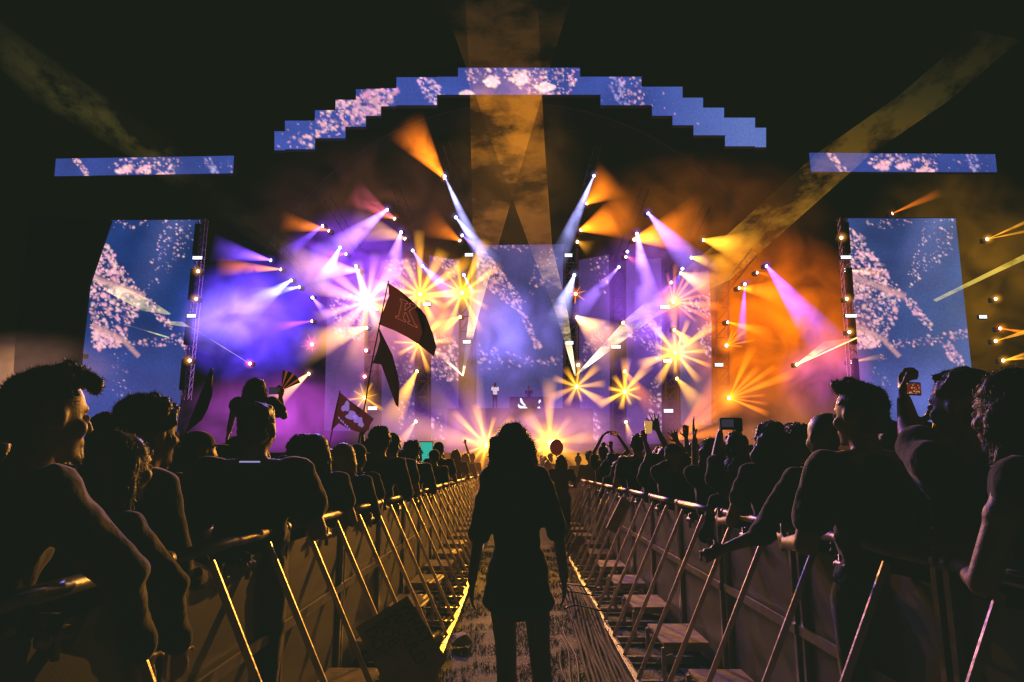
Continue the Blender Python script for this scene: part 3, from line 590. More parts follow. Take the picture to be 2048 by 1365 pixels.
def row(proto,x,y0,n,sd,shift):
    for i in range(n):
        o=proto if i==0 else copy_tree(proto); o.location=(x+random.uniform(-.012,.012),y0+i*SL+.004*i,0); o.rotation_euler=(0,0,random.gauss(0,.006))
        if i<10: lb=f'steel crowd barrier section along the {sd} of the aisle, {ord_[i]} from the camera'
        else: lb=f'distant steel crowd barrier section along the {sd} of the aisle'
        tag(o,lb,'barrier',f'steel crowd barriers along the {sd} of the aisle')
row(pL,-1.12,2.54-.29-2*SL,23,'left',0); row(pR,1.33,3.68-.29-3*SL,22,'right',0)
# wide upright board on the right row
b=MB(); b.bar(at(1252,1000,6.35),at(1222,1062,6.2),.10,.02,up=(0,1,0)); b.bm.verts.ensure_lookup_table()
o=b.build('wooden_board',pmat('pale_board',(.5,.38,.3),.6)); tag(o,'pale wide board leaning against the right hand barrier','board')
# cable bundle beside the right base rail
CB=[pmat('cable_sheath',(.035,.018,.007),.8,spec=.12,var=.3,nscale=30),pmat('cable_black',(.02,.02,.02),.3)]
cb=empty('cable_bundle',(.58,6,0),label='thick bundle of ribbed cables lying along the right base rail of the aisle',cat='cable bundle')
for k_ in range(12):
    pts=[]; 
    for i in range(40):
        y=4.0+i*.118; hump=.16*math.exp(-((y-7.3)/.9)**2); x=.50+k_*.024+.012*math.sin(y*2.3+k_)+.05*(7.0-y)/3*0
        pts.append((x-.58,y-6,.02+.012*(k_%2)+hump*(.6+.4*math.sin(k_*.5))+.006*math.sin(y*9+k_*2)))
    b=MB(); b.path(pts,.0125,seg=8); b.build('cable',CB[0],cb,True)
for y in (6.6,7.0,7.35):
    b=MB(); pts=[]
    for i in range(12):
        u=i/11; pts.append((.44+u*.38-.58,y-6+.10*math.sin(u*5+y),.06+.16*math.exp(-((y-7.3)/.9)**2)+.02*math.sin(u*3.1)))
    b.path(pts,.008); b.build('tie',CB[1],cb,True)
for k_,(x0,ph) in enumerate(((.34,0),(.385,1.3),(.43,2.2))):
    b=MB(); b.path([(x0+.02*math.sin(i*.5+ph),4.0+i*.13,.022+.004*math.sin(i+ph)) for i in range(16+k_*2)],.006); o=b.build('loose_cable',pmat('thin_cable',(.04,.028,.014),.7,spec=.2),None,True)
    tag(o,('leftmost','middle','rightmost')[k_]+' of the thin loose cables on the grass beside the cable bundle','cable','thin loose cables')
# cardboard scraps and litter
CARD=pmat('cardboard',(.34,.24,.12),.8,var=.2,nscale=10)
def quad_card(pts,name,label,cat,mat=CARD,th=.006):
    b=MB(); c=sum((Vector(p) for p in pts),Vector())/len(pts); f=[b.bm.verts.new(Vector(p)-c) for p in pts]; b.bm.faces.new(f)
    e=bmesh.ops.extrude_face_region(b.bm,geom=b.bm.faces[:]); bmesh.ops.translate(b.bm,verts=[v for v in e['geom'] if isinstance(v,bmesh.types.BMVert)],vec=(0,.003,th)); o=b.build(name,mat); o.location=c; tag(o,label,cat); return o
fc=empty('folded_card',at(1150,1100,8),label='folded piece of cardboard lit orange beside the right barrier base',cat='cardboard')
for pts in ([at(1129,1122,7.9),at(1147,1082,8.0),at(1154,1098,8.0)],[at(1149,1080,8.0),at(1163,1071,8.4),at(1172,1084,8.4),at(1155,1098,8.0)]):
    b=MB(); b.bm.faces.new([b.bm.verts.new(p-fc.location) for p in pts]); b.build('flap',CARD,fc)
PLC=pmat('clear_plastic_cup',(.5,.5,.45),.15,spec=.8)
spots_=[(1.10,5.35,'lying by the third step plate on the right'),(1.05,4.75,'beside the bright step plate on the right'),(-.66,5.9,'on the left base rail'),(1.12,7.1,'under the right barrier, farther off'),(-.92,4.35,'beside the cardboard sign'),(1.18,8.2,'farthest away under the right barrier'),(.12,7.4,'alone on the open grass of the aisle'),(-.35,9.2,'on the aisle grass left of the woman, far off'),(-.80,7.3,'under the left braces, farther off')]
for (x,y,wh) in spots_:
    b=MB(); a=random.uniform(0,3); d=Vector((math.cos(a),math.sin(a),0))*.055; b.tube(Vector((0,0,.038))-d,Vector((0,0,.045))+d,.028,.04,seg=14,caps=False); b.ell(Vector((0,0,.038))-d,(.02,.02,.02))
    o=b.build('plastic_cup',PLC,None,True); o.location=(x,y,0); tag(o,'crushed clear plastic cup '+wh,'cup','plastic cups dropped on the ground')
b=MB(); b.ell((0,0,.05),(.09,.1,.05)); me=b.mesh('paper_bag')
for v in me.vertices: v.co+=Vector((noise.noise(v.co*30),noise.noise(v.co*30+Vector((5,0,0))),noise.noise(v.co*30+Vector((0,9,0)))))*.03
o=mob('paper_bag',me,pmat('paper',(.32,.28,.15),.8)); o.location=(-.45,5.85,.01); tag(o,'crumpled pale paper bag on the grass at the left base rail','paper bag')
# hand lettered cardboard sign leaning on the left barrier
sg=empty('cardboard_sign',at(825,1365,4.1),label='hand lettered cardboard sign leaning on the left barrier braces',cat='sign')
q=[at(815,1192,4.25),at(893,1318,4.0),at(862,1400,3.86),at(800,1372,3.9),at(758,1258,4.1)]
SIGN=pmat('sign_card',(.34,.29,.2),.8,var=.2,nscale=12)
p0=q[0]; ex=(q[1]-q[0]).normalized(); nn=ex.cross(q[4]-q[0]).normalized(); 
if nn.y>0: nn=-nn
ey=nn.cross(ex).normalized()
b=MB(); W_=(q[1]-q[0]).length; H_=.34
P2=lambda u,v:p0+ex*u+(ey*v if ey.dot(q[4]-q[0])>0 else -ey*v)-sg.location
f=[b.bm.verts.new(P2(*c)) for c in ((0,0),(W_,0),(W_+.10,H_*.55),(W_+.05,H_),(0.02,H_))]; b.bm.faces.new(f); e=bmesh.ops.extrude_face_region(b.bm,geom=b.bm.faces[:]); bmesh.ops.translate(b.bm,verts=[v for v in e['geom'] if isinstance(v,bmesh.types.BMVert)],vec=-nn*.005); b.build('board',SIGN,sg)
def text_mesh(txt,size):
    cu=bpy.data.curves.new('txt','FONT'); cu.body=txt; cu.size=size; cu.extrude=.0; cu.offset=-.002*0; o=bpy.data.objects.new('txt',cu); COL.objects.link(o)
    bpy.context.view_layer.update(); dg=bpy.context.evaluated_depsgraph_get(); me=bpy.data.meshes.new_from_object(o.evaluated_get(dg)); bpy.data.objects.remove(o); return me
INK=pmat('marker_ink',(.012,.01,.01),.7)
vv_=1 if ey.dot(q[4]-q[0])>0 else -1
for i,tx in enumerate(('WHAT','WOULD','BOB','DO?')):
    me=text_mesh(tx,.098)
    # text x runs along ex, letter tops towards the far edge
    for v in me.vertices:
        u=v.co.x+.03+.012*i+random.gauss(0,.0012); h=.075+.078*i-v.co.y+random.gauss(0,.0012); v.co=P2(u,h)+nn*.004
    mob('lettering',me,INK,sg)
# ================================================================ people
SKIN=[pmat('skin_tan',(.21,.12,.07),.5,var=.12,nscale=20,bump=.15,bscale=120),pmat('skin_light',(.27,.16,.11),.5,var=.12,nscale=20,bump=.15,bscale=120),pmat('skin_brown',(.12,.065,.04),.48,var=.12,nscale=20,bump=.15,bscale=120)]
def cloth(name,c,sheen=.5): return pmat(name,c,.85,var=.25,nscale=12,bump=.5,bscale=35,sheen=sheen,spec=.25)
CLO=[cloth('black_cotton',(.014,.014,.014)),cloth('charcoal_cotton',(.03,.03,.033)),cloth('navy_cotton',(.015,.018,.035)),cloth('brown_cotton',(.04,.025,.016)),cloth('grey_cotton',(.07,.065,.06))]
HAIR=[pmat('black_hair',(.012,.009,.007),.45,var=.3,nscale=60,sheen=.15),pmat('brown_hair',(.04,.022,.012),.45,var=.3,nscale=60,sheen=.15),pmat('blonde_hair',(.30,.17,.06),.45,var=.4,nscale=60,sheen=.2)]
DENIM=cloth('dark_denim',(.02,.022,.03)); CAPM=cloth('cap_cloth',(.02,.02,.02)); WHITE=cloth('white_tee',(.75,.75,.75))
WS=bpy.data.scenes.new('workbench'); TMP=bpy.data.objects.new('tmp',bpy.data.meshes.new('tmp')); WS.collection.objects.link(TMP)
def remesh(b,voxel,smooth=4,name='m',disp=0,dscale=12,fac=.5):
    bmesh.ops.recalc_face_normals(b.bm,faces=b.bm.faces)
    me=bpy.data.meshes.new('t'); b.bm.to_mesh(me); b.bm.free(); TMP.data=me; TMP.modifiers.clear()
    m=TMP.modifiers.new('r','REMESH'); m.mode='VOXEL'; m.voxel_size=voxel
    if smooth: s=TMP.modifiers.new('s','SMOOTH'); s.iterations=smooth; s.factor=fac
    vl=WS.view_layers[0]; vl.update(); dg=vl.depsgraph; out=bpy.data.meshes.new_from_object(TMP.evaluated_get(dg)); out.name=name; out.materials.clear()
    if disp:
        ns=[(v.normal.copy(),v.co.copy()) for v in out.vertices]
        for v,(nn_,c) in zip(out.vertices,ns):
            v.co=c+nn_*disp*(noise.noise(c*dscale)+.5*noise.noise(c*dscale*2.3))
    for p in out.polygons: p.use_smooth=True
    return out
def fuzz(me,n,ln,down=.3,wd=.0009,zmin=None):
    n=int(n*2.6); ln*=.62
    """loose strands standing off the hair"""
    vs_=list(me.vertices); polys=len(vs_); V=[v.co.copy() for v in vs_]; F=[tuple(p.vertices) for p in me.polygons]; nv=len(V)
    for _ in range(n):
        v=random.choice(vs_); nrm=v.normal
        if zmin is not None and v.co.z<zmin: continue
        d=(nrm+Vector((random.gauss(0,.5),random.gauss(0,.5),random.gauss(0,.5)-down))).normalized(); L=ln*random.uniform(.3,1.2)
        s=d.cross(Vector((random.gauss(0,1),random.gauss(0,1),random.gauss(0,1)))).normalized()*wd
        a=v.co-nrm*.004; m_=a+d*L*.55+nrm*L*.1; e_=a+(d+Vector((0,0,-down*1.2))).normalized()*L
        V+=[a-s,a+s,m_+s*.7,m_-s*.7,e_]; F+=[(nv,nv+1,nv+2,nv+3),(nv+3,nv+2,nv+4)]; nv+=5
    out=bpy.data.meshes.new(me.name); out.from_pydata(V,[],F)
    for p in out.polygons: p.use_smooth=True
    return out
J0=dict(pelvis=(0,0,.96),chest=(0,0,1.27),neck=(0,-.015,1.46),head=(0,.015,1.61),shR=(.185,-.01,1.415),shL=(-.185,-.01,1.415),elR=(.245,-.03,1.13),elL=(-.245,-.03,1.13),wrR=(.255,.09,.90),wrL=(-.255,.09,.90),
 hipR=(.09,0,.93),hipL=(-.09,0,.93),knR=(.10,.03,.50),knL=(-.10,.03,.50),anR=(.105,-.02,.09),anL=(-.105,-.02,.09))
def hand(b,w_,fdir,palm,side=1,spread=.35,curl=.25,s=1.0,grip=0):
    """palm, five unequal bent fingers and a side thumb; fdir points along the hand, palm is the palm normal"""
    f=Vector(fdir).normalized(); p=Vector(palm); p=(p-f*p.dot(f)).normalized(); l=f.cross(p)*side      # l towards the thumb
    w_=Vector(w_)
    for k in range(4):
        u=(k-1.5)/1.5; base=w_+f*.085*s-l*u*.030*s
        b.cap(w_+f*.012*s-l*u*.014*s,base,.014*s,.0125*s,sub=1)
        ang=-u*spread*.55; d=(f*math.cos(ang)-l*math.sin(-ang)*-1).normalized() if False else (f*math.cos(ang)+l*math.sin(ang)).normalized()
        L=(.074,.082,.076,.060)[k]*s; q=base; c=curl+grip*.9
        for j,fr in enumerate((.45,.32,.23)):
            d2=(d*math.cos(c*(j+.6))+p*math.sin(c*(j+.6))).normalized(); e_=q+d2*L*fr*1.05; b.cap(q,e_,(.0095-.001*j)*s,(.0088-.001*j)*s,sub=1); q=e_
    q=w_+f*.025*s+l*.026*s; d=(f*.55+l*.85+p*(.2+grip*.5)).normalized(); e_=q+d*.045*s; b.cap(w_+f*.02*s+l*.01*s,q,.014*s,.014*s,sub=1); b.cap(q,e_,.0125*s,.0105*s,sub=1)
    d=(f*.8+l*.45+p*(.25+grip*.6)).normalized(); b.cap(e_,e_+d*.032*s,.0105*s,.0085*s,sub=1)
def body(J,voxel=.016,female=False,yaw=0,tilt=0,hands=(None,None),build=1.0,legs=True):
    b=MB(); v=lambda k:Vector(J[k]); bw=build
    P,C,N,H=v('pelvis'),v('chest'),v('neck'),v('head')
    sw=(.92 if female else 1.0)
    ax=(v('shR')-v('shL')); up=(N-P).normalized(); xx=ax.normalized(); yy=up.cross(xx).normalized(); rot=Matrix((xx,yy,up)).transposed()
    b.ell(C+up*.02,(.150*bw*sw,.105*bw,.19),rot); b.ell(C-up*.14,((.125 if not female else .11)*bw,.092*bw,.14),rot); b.ell(P,(.158*bw,.112*bw,.125),rot)
    b.ell(C+up*.09,(.165*bw*sw,.10*bw,.10),rot)
    for s in ('R','L'):
        sh=v('sh'+s); b.cap(N-up*.02,sh+up*.005,.048,.058*bw); b.cap(C+up*.05,sh,.08*bw,.06*bw)
        el,wr=v('el'+s),v('wr'+s); b.cap(sh,el,.054*bw*(.86 if female else 1),.040*bw); b.cap(el,wr,.041*bw*(.88 if female else 1),.026); b.ell(sh+(el-sh)*.35,(.052*bw,)*3)
        hd=hands[0 if s=='R' else 1]
        if hd is None:
            f=(wr-el).normalized(); hd=dict(f=f,p=(-1 if s=='R' else 1,0,.1))
        hand(b,wr,hd.get('f'),hd.get('p'),hd.get('side',1 if s=='R' else -1),hd.get('spread',.3),hd.get('curl',.3),hd.get('s',1.0),hd.get('grip',0))
        if legs:
            hp,kn,an=v('hip'+s),v('kn'+s),v('an'+s); b.cap(hp,kn,.088*bw,.056); b.cap(kn,an,.056,.036); b.ell(kn+(an-kn)*.3+Vector((0,-.015,0)),(.054,.058,.09)); b.cap(an+Vector((0,-.02,-.04)),an+Vector((0,.14,-.055)),.04,.034)
    b.cap(N-up*.04,H-Vector((0,0,.05)),.060 if not female else .052,.055 if not female else .048)
    Rz=Matrix.Rotation(yaw,3,'Z')@Matrix.Rotation(tilt,3,'X')
    HS=1.07; h=lambda x,y,z:H+Rz@Vector((x,y,z))*HS
    ee=b.ell; hell=lambda c,r,rot,sub=2: ee(c,tuple(q*HS for q in r),rot,sub)
    hell(h(0,-.008,.035),(.077,.096,.092),Rz,3); hell(h(0,.02,-.03),(.063,.072,.080),Rz); hell(h(0,.045,-.078),(.040,.040,.034),Rz)
    b.cap(h(0,.088,.02),h(0,.112,-.022),.011,.015,sub=1); hell(h(0,.080,.032),(.050,.016,.011),Rz); hell(h(0,.091,-.052),(.023,.011,.007),Rz); hell(h(0,.089,-.066),(.021,.011,.007),Rz); hell(h(0,.082,-.095),(.02,.016,.014),Rz)
    for s in (-1,1): hell(h(s*.079,-.008,.0),(.009,.021,.031),Rz); hell(h(s*.045,.062,-.02),(.022,.02,.025),Rz)
    return remesh(b,voxel,3,'body'),h,Rz
def shirt_mesh(J,voxel=.018,female=False,build=1.0,sleeve=.55,length=.16,loose=.018,flare=0):
    b=MB(); v=lambda k:Vector(J[k]); P,C,N=v('pelvis'),v('chest'),v('neck'); sw=.92 if female else 1
    up=(N-P).normalized(); xx=(v('shR')-v('shL')).normalized(); yy=up.cross(xx).normalized(); rot=Matrix((xx,yy,up)).transposed(); g=loose; bw=build
    b.ell(C+up*.02,(.150*bw*sw+g,.105*bw+g,.20),rot); b.ell(C-up*.13,(.13*bw+g,.096*bw+g,.17),rot); b.ell(P+up*.02,(.150*bw+g,.108*bw+g,.12),rot); b.ell(C+up*.09,(.165*bw*sw+g*.7,.10*bw+g,.10),rot)
    if length>.2 or flare>0:
        for i in range(5):
            t=i/4; c=P+Vector((0,0,-.02-length*t)); b.ell(c,(.15+g+flare*t,.115+g+flare*t,.10))
    for s in ('R','L'):
        sh,el,wr=v('sh'+s),v('el'+s),v('wr'+s); b.cap(N-up*.045+(sh-N)*.2,sh+up*.004,.050,.060*bw+g*.5); b.cap(C+up*.05,sh,.08*bw+g,.065*bw+g*.6)
        e_=sh+(el-sh)*min(sleeve,1); b.cap(sh,e_,.056*bw+g*.7,.052*bw+g*(1 if sleeve<1 else .5))
        if sleeve>1: b.cap(el,el+(wr-el)*(sleeve-1),.047*bw+g*.5,.036+g*.5)
    return remesh(b,voxel,3,'shirt',disp=.015,dscale=8)
def hair_mesh(kind,h,Rz,voxel=.014,seed=0,fz=1.0,ln=None):
    random.seed(seed); b=MB()
    if kind=='short':
        b.ell(h(0,-.018,.050),(.085,.101,.088),Rz,3); b.ell(h(0,-.045,.0),(.078,.072,.075),Rz); 
        for i in range(40): a=random.uniform(0,6.28); r=random.uniform(0,.07); b.ell(h(math.cos(a)*r,.0+math.sin(a)*r,.115+random.uniform(-.01,.018)-r*.35),(.018,.018,.016),Rz,1)
        me=remesh(b,voxel,2,'hair',.012,22); me=fuzz(me,int(700*fz),.018,.0,zmin=h(0,0,-.02).z)
    elif kind=='quiff':
        b.ell(h(0,-.022,.048),(.083,.100,.086),Rz,3); b.ell(h(0,-.05,-.005),(.074,.064,.07),Rz)
        for i in range(70): 
            u=random.uniform(-1,1); t=random.random(); b.ell(h(u*.058,-.01+t*.098,.122+.012*math.sin(t*3)+random.uniform(-.014,.012)-.02*abs(u)-.03*max(0,t-.75)),(.023,.024,.02),Rz,1)
        me=remesh(b,voxel,2,'hair',.012,22); me=fuzz(me,int(900*fz),.024,-.1,zmin=h(0,0,-.02).z)
    elif kind=='curly':
        b.ell(h(0,-.02,.05),(.09,.105,.09),Rz,3); b.ell(h(0,-.05,-.0),(.08,.07,.08),Rz)
        for i in range(150):
            d=Vector((random.gauss(0,1),random.gauss(-.25,1),random.gauss(.5,.8))).normalized()
            if d.y>.5 and d.z<.25: continue
            b.ell(h(d.x*.092,-.018+d.y*.106,.048+d.z*.098),(random.uniform(.014,.024),)*3,Rz,1)
        me=remesh(b,voxel*.85,1,'hair',.010,35); me=fuzz(me,int(1500*fz),.026,.0,zmin=h(0,0,-.06).z)
    elif kind in('long','wavy','blonde','biglong'):
        wv=.0 if kind in('long','blonde') else .018; LN=ln or .36
        b.ell(h(0,-.018,.045),(.088,.104,.090),Rz,3); b.ell(h(0,-.055,-.03),(.084,.066,.10),Rz)
        for k in range(26):
            a=math.pi*(.02+.96*k/25)+math.pi; x0=math.cos(a)*.082; y0=math.sin(a)*.085-.012; LL=LN*random.uniform(.8,1.08); p=h(x0,y0,.03); pr=None
            spread=random.uniform(1.05,1.35)+(.25 if kind=='biglong' else 0)
            for j in range(9):
                t=j/8; q=h(x0*(1+(spread-1)*math.sin(t*2)),y0*(1+.15*t)-.01*t,.03)+Vector((wv*math.sin(t*9+k),wv*math.cos(t*8+k*1.7),-LL*t)); 
                if pr is not None: b.cap(pr,q,.021*(1-.35*t)+.003,.020*(1-.4*t)+.003,sub=1)
                pr=q
        me=remesh(b,voxel,1,'hair',.010 if wv==0 else .018,14); me=fuzz(me,int(1500*fz),.05,.9,wd=.0009)
    elif kind=='cap':
        b.ell(h(0,-.01,.055),(.088,.106,.080),Rz,3); b.ell(h(0,-.05,-.005),(.078,.06,.06),Rz); b.ell(h(0,.125,.045),(.062,.058,.008),Rz); me=remesh(b,voxel*.7,1,'hair')
    elif kind=='cap_back':
        b.ell(h(0,-.01,.055),(.090,.106,.078),Rz,3); b.ell(h(0,-.13,.035),(.06,.055,.008),Rz); me=remesh(b,voxel*.7,1,'hair')
    elif kind=='bun':
        b.ell(h(0,-.018,.045),(.084,.102,.088),Rz,3); b.ell(h(0,-.06,-.02),(.07,.05,.07),Rz); b.ell(h(0,-.07,.15),(.042,.042,.04),Rz); me=remesh(b,voxel,1,'hair',.008,26); me=fuzz(me,int(900*fz),.03,.2)
    elif kind=='beanie':
        b.ell(h(0,-.012,.045),(.089,.105,.10),Rz,3); b.ell(h(0,-.014,.02),(.092,.108,.035),Rz); me=remesh(b,voxel,1,'hair',.003,40)
    else:
        b.ell(h(0,-.018,.045),(.082,.099,.086),Rz,3); me=remesh(b,voxel,2,'hair')
    random.seed(seed+99)
    return me
def person(label,group=None,J=None,kind='short',hcol=0,skin=0,shirt=0,female=False,yaw=0,tilt=0,hands=(None,None),build=1.0,voxel=.02,sleeve=.55,length=.16,loose=.018,flare=0,loc=(0,0,0),rz=0,sc=1.0,seed=0,pants=True,fz=1.0,ln=None,eyes=False,shirtmat=None):
    j=dict(J0); j.update(J or {})
    root=empty('person',loc,rz,label,'person',group); root.scale=(sc,)*3
    me,h,Rz=body(j,voxel,female,yaw,tilt,hands,build); mob('body',me,SKIN[skin],root)
    mob('shirt',shirt_mesh(j,max(.012,voxel),female,build,sleeve,length,loose,flare),shirtmat or CLO[shirt],root)
    hm=hair_mesh(kind,h,Rz,max(.009,voxel*.7),seed,fz,ln); mob('cap' if kind.startswith('cap') else 'beanie' if kind=='beanie' else 'hair',hm,CAPM if kind in('cap','cap_back','beanie') else HAIR[hcol],root)
    if pants:
        b=MB(); v=lambda k:Vector(j[k]); b.ell(v('pelvis')-Vector((0,0,.02)),(.165*build,.118*build,.12))
        for s in 'RL': b.cap(v('hip'+s),v('kn'+s),.098*build,.068); b.cap(v('kn'+s),v('an'+s)+Vector((0,0,.02)),.068,.052)
        mob('trousers',remesh(b,.03,2,'trousers',.006,8),DENIM,root)
    if eyes:
        for s in (-1,1): b=MB(); b.ell(h(s*.031,.083,.008),(.012,.010,.011)); b.build('eye',WHITE,root,True)
    return root
def put(px,py,Y,hz,**k):
    """stand a person at depth Y so that the top of the head meets the photo pixel; hz = model height of hair top"""
    p=at(px,py,Y); sc=p.z/hz; return person(loc=(p.x,p.y,0),sc=sc,**k)
def loc_of(px,py,Y,loc,rz,sc,dy=0):
    q=at(px,py,Y+dy)-Vector(loc); return tuple(Matrix.Rotation(-rz,3,'Z')@q/sc)
HT={'short':1.765,'quiff':1.79,'curly':1.79,'long':1.76,'wavy':1.765,'blonde':1.76,'biglong':1.765,'cap':1.76,'cap_back':1.76,'bun':1.815,'beanie':1.77,'bald':1.757}
def fig(px,top,Y,label,kind='short',rz=0,joints=None,group=None,handspec=None,free=True,**k):
    """joints given as photo pixels (px,py,depth offset)"""
    if free is False:
        lim=1.34 if px<1032 else 1.56; Y0=Y; Y=max(Y,lim*1365/abs(px-1032)) if abs(px-1032)>60 else Y
    p=at(px,top,Y); J_=k.get('J') or {}; hd_=Vector(J_.get('head',(0,.015,1.61))); sc=p.z/(HT[kind]-1.61+hd_.z-.0); off=Matrix.Rotation(rz,3,'Z')@Vector((hd_.x,hd_.y,0))*sc; loc=(p.x-off.x,p.y-off.y,0); J={}
    hx={}
    for nme,(a,b_,dy) in (joints or {}).items(): J[nme]=loc_of(a,b_,Y,loc,rz,sc,dy)
    if 'J' in k: J.update(k.pop('J'))
    if callable(handspec): k['hands']=handspec(dict(J0,**J))
    elif handspec: k['hands']=handspec
    return person(label,group,J,kind,loc=loc,rz=rz,sc=sc,**k)
def ray(a,b_): return (Vector(b_)-Vector(a)).normalized()
# leaning forearms resting on the rail (local frame: facing +y)
def lean(dx=.0,fw=.12):   # torso tipped forward
    return dict(chest=(dx,fw*.5,1.25),neck=(dx*1.3,fw,1.43),head=(dx*1.5,fw+.05,1.59))
if 1:
    # ---- the woman in the middle
    Y=3.4; p=at(1021,849,Y); sc=p.z/HT['wavy']; loc=(p.x-.01,p.y,0); q=lambda a,b_,d=0:loc_of(a,b_,Y,loc,0,sc,d)
    JJ=dict(shR=q(1078,957),shL=q(981,960),elR=q(1116,1066,.0),elL=q(958,1072,.02),wrR=q(1128,1155,.10),wrL=q(944,1162,.08),hipR=q(1070,1155),hipL=q(1000,1155),knR=q(1078,1290),knL=q(1012,1290,.03),anR=q(1100,1490),anL=q(1018,1480),chest=q(1032,1010),pelvis=q(1036,1135),neck=q(1026,938),head=q(1024,898))
    JJ['anR']=(JJ['anR'][0],-.02,.09); JJ['anL']=(JJ['anL'][0],.0,.09)
    hs=(dict(f=(.05,.25,-1),p=(-1,.2,0),curl=.35,spread=.4),dict(f=(-.05,.2,-1),p=(1,.2,0),curl=.35,spread=.3))
    person('woman with tousled shoulder length hair standing alone in the middle of the aisle',None,JJ,'wavy',1,2,0,True,hands=hs,voxel=.011,sleeve=.95,length=.14,loose=.014,flare=.03,build=.86,loc=loc,sc=sc,seed=4,pants=False,fz=1.8,ln=.30)
    # ---- left foreground
    fig(108,712,1.85,'man nearest the camera on the left with a big quiff','quiff',-.5,joints=None,J=dict(chest=(0,.05,1.25),neck=(0,.09,1.43),head=(0,.15,1.60),shR=(.18,.09,1.40),shL=(-.18,.09,1.40),elR=(.23,.27,1.19),wrR=(.16,.38,.96),elL=(-.22,.27,1.19),wrL=(-.12,.38,.98)),voxel=.010,seed=2,shirt=0,sleeve=1.9,fz=2.2,eyes=True,skin=0,build=1.05)
    fig(250,856,2.25,'smooth haired woman leaning on the rail beside the nearest man on the left','long',-.42,J=dict(chest=(0,.08,1.22),neck=(0,.16,1.42),head=(0,.21,1.585),shR=(.165,.13,1.38),shL=(-.165,.13,1.38),elR=(.23,.27,1.19),wrR=(.16,.38,.96),elL=(-.22,.27,1.19),wrL=(-.12,.38,.98)),female=True,voxel=.010,seed=5,skin=1,hcol=0,sleeve=1.9,shirt=2,fz=1.5,ln=.22,eyes=True)
    fig(308,780,2.6,'man with curly top and loose open shirt, third head from the left edge','curly',-.35,J=dict(chest=(0,.04,1.26),neck=(0,.07,1.45),head=(0,.11,1.615),elR=(.27,.03,1.13),wrR=(.22,.26,1.06),elL=(-.25,.08,1.13),wrL=(-.16,.3,1.08)),voxel=.012,seed=8,sleeve=1.6,shirt=1,fz=1.6,yaw=-.15,eyes=True,loose=.03)
    fig(219,821,3.6,'round short haired head showing between the two left foreground men','short',0,voxel=.02,seed=11,skin=2)
    fig(402,858,4.2,'person in a flat cap at the foot of the dark leaning flag','cap',-.7,voxel=.018,seed=12,shirt=1)
    # big silhouette with backpack strap, and the girl on shoulders behind
    fig(519,800,3.3,'broad man seen from behind with a pale stripe across his upper back','short',0,J=dict(elR=(.31,.03,1.15),wrR=(.25,.22,1.12),elL=(-.27,.05,1.13),wrL=(-.2,.3,1.1),shR=(.20,0,1.41),shL=(-.20,0,1.41)),voxel=.012,seed=14,build=1.12,sleeve=.6,loose=.03,fz=1.2)
    b=MB(); a_=at(479,924,3.3-.17); c_=at(520,924,3.3-.17); b.bar(a_,c_,.007,.004,up=(0,1,0)); o=b.build('emissive_stripe',emat('stripe',(.45,.4,.85),.7)); tag(o,'thin pale lilac stripe across the back of the broad man on the left','stripe')  # stripe emits its pale lilac tone, nothing is reflected
    Yg=6.0; pg=at(513,752,Yg); 
    person('man mostly hidden who carries the girl on his shoulders',None,None,'short',loc=(pg.x,pg.y+.06,0),sc=.99,voxel=.025,seed=15)
    loc=(pg.x,pg.y,pg.z-1.765*.93); sc=.93; q=lambda a,b_,d=0:loc_of(a,b_,Yg,loc,0,sc,d)
    JG=dict(hipR=(.09,0,.93),hipL=(-.09,0,.93),knR=(.13,.34,.88),knL=(-.13,.34,.88),anR=(.12,.36,.50),anL=(-.12,.36,.50),elR=q(568,832,.05),wrR=q(561,797,.22),elL=q(468,820,.05),wrL=q(458,862,.15),shR=q(546,808),shL=q(476,810))
    hs=(dict(f=(-.05,.3,1),p=(-.6,-1,0),curl=.5,grip=.5,spread=.2),None)
    person('girl with long straight hair sitting on shoulders, holding a phone and a fan',None,JG,'long',1,1,1,True,hands=hs,voxel=.013,sleeve=.5,loc=loc,sc=sc,seed=17,ln=.24,fz=1.0)
    # phone
    def phone(px,py,Y,wpx,hpx,label,rot=0,scr=None):
        s=1/ppm(Y); r=empty('phone',at(px,py,Y),label=label,cat='phone'); m=Matrix.Rotation(rot,3,'Y'); b=MB(); b.box((0,0,0),(wpx*s,.009,hpx*s),m,bev=.003); b.build('case',BLACK,r)
        b=MB(); b.box((0,-.0052,0),(wpx*s*.86,.002,hpx*s*.8),m); b.build('display',scr or PHS,r); return r
    N=NT('phone_display'); e=N.n('ShaderNodeEmission'); tc=N.n('ShaderNodeTexCoord'); vo=N.n('ShaderNodeTexVoronoi'); vo.inputs['Scale'].default_value=120; N.link(tc.outputs['Object'],vo.inputs['Vector'])
    rp=N.n('ShaderNodeValToRGB'); rp.color_ramp.elements[0].position=.0; rp.color_ramp.elements[0].color=(1,.55,.15,1); rp.color_ramp.elements[1].position=.45; rp.color_ramp.elements[1].color=(.12,.01,.01,1); N.link(vo.outputs[0],rp.inputs[0]); N.link(rp.outputs[0],e.inputs[0]); e.inputs[1].default_value=.9; N.link(e.outputs[0],N.out.inputs[0]); N.m.cycles.emission_sampling='NONE'; PHS=N.m
    PHD=emat('dim_display',(.05,.04,.08),.5)
    phone(548,782,Yg+.14,20,14,'dark camera phone held up by the girl on shoulders',0,PHD)
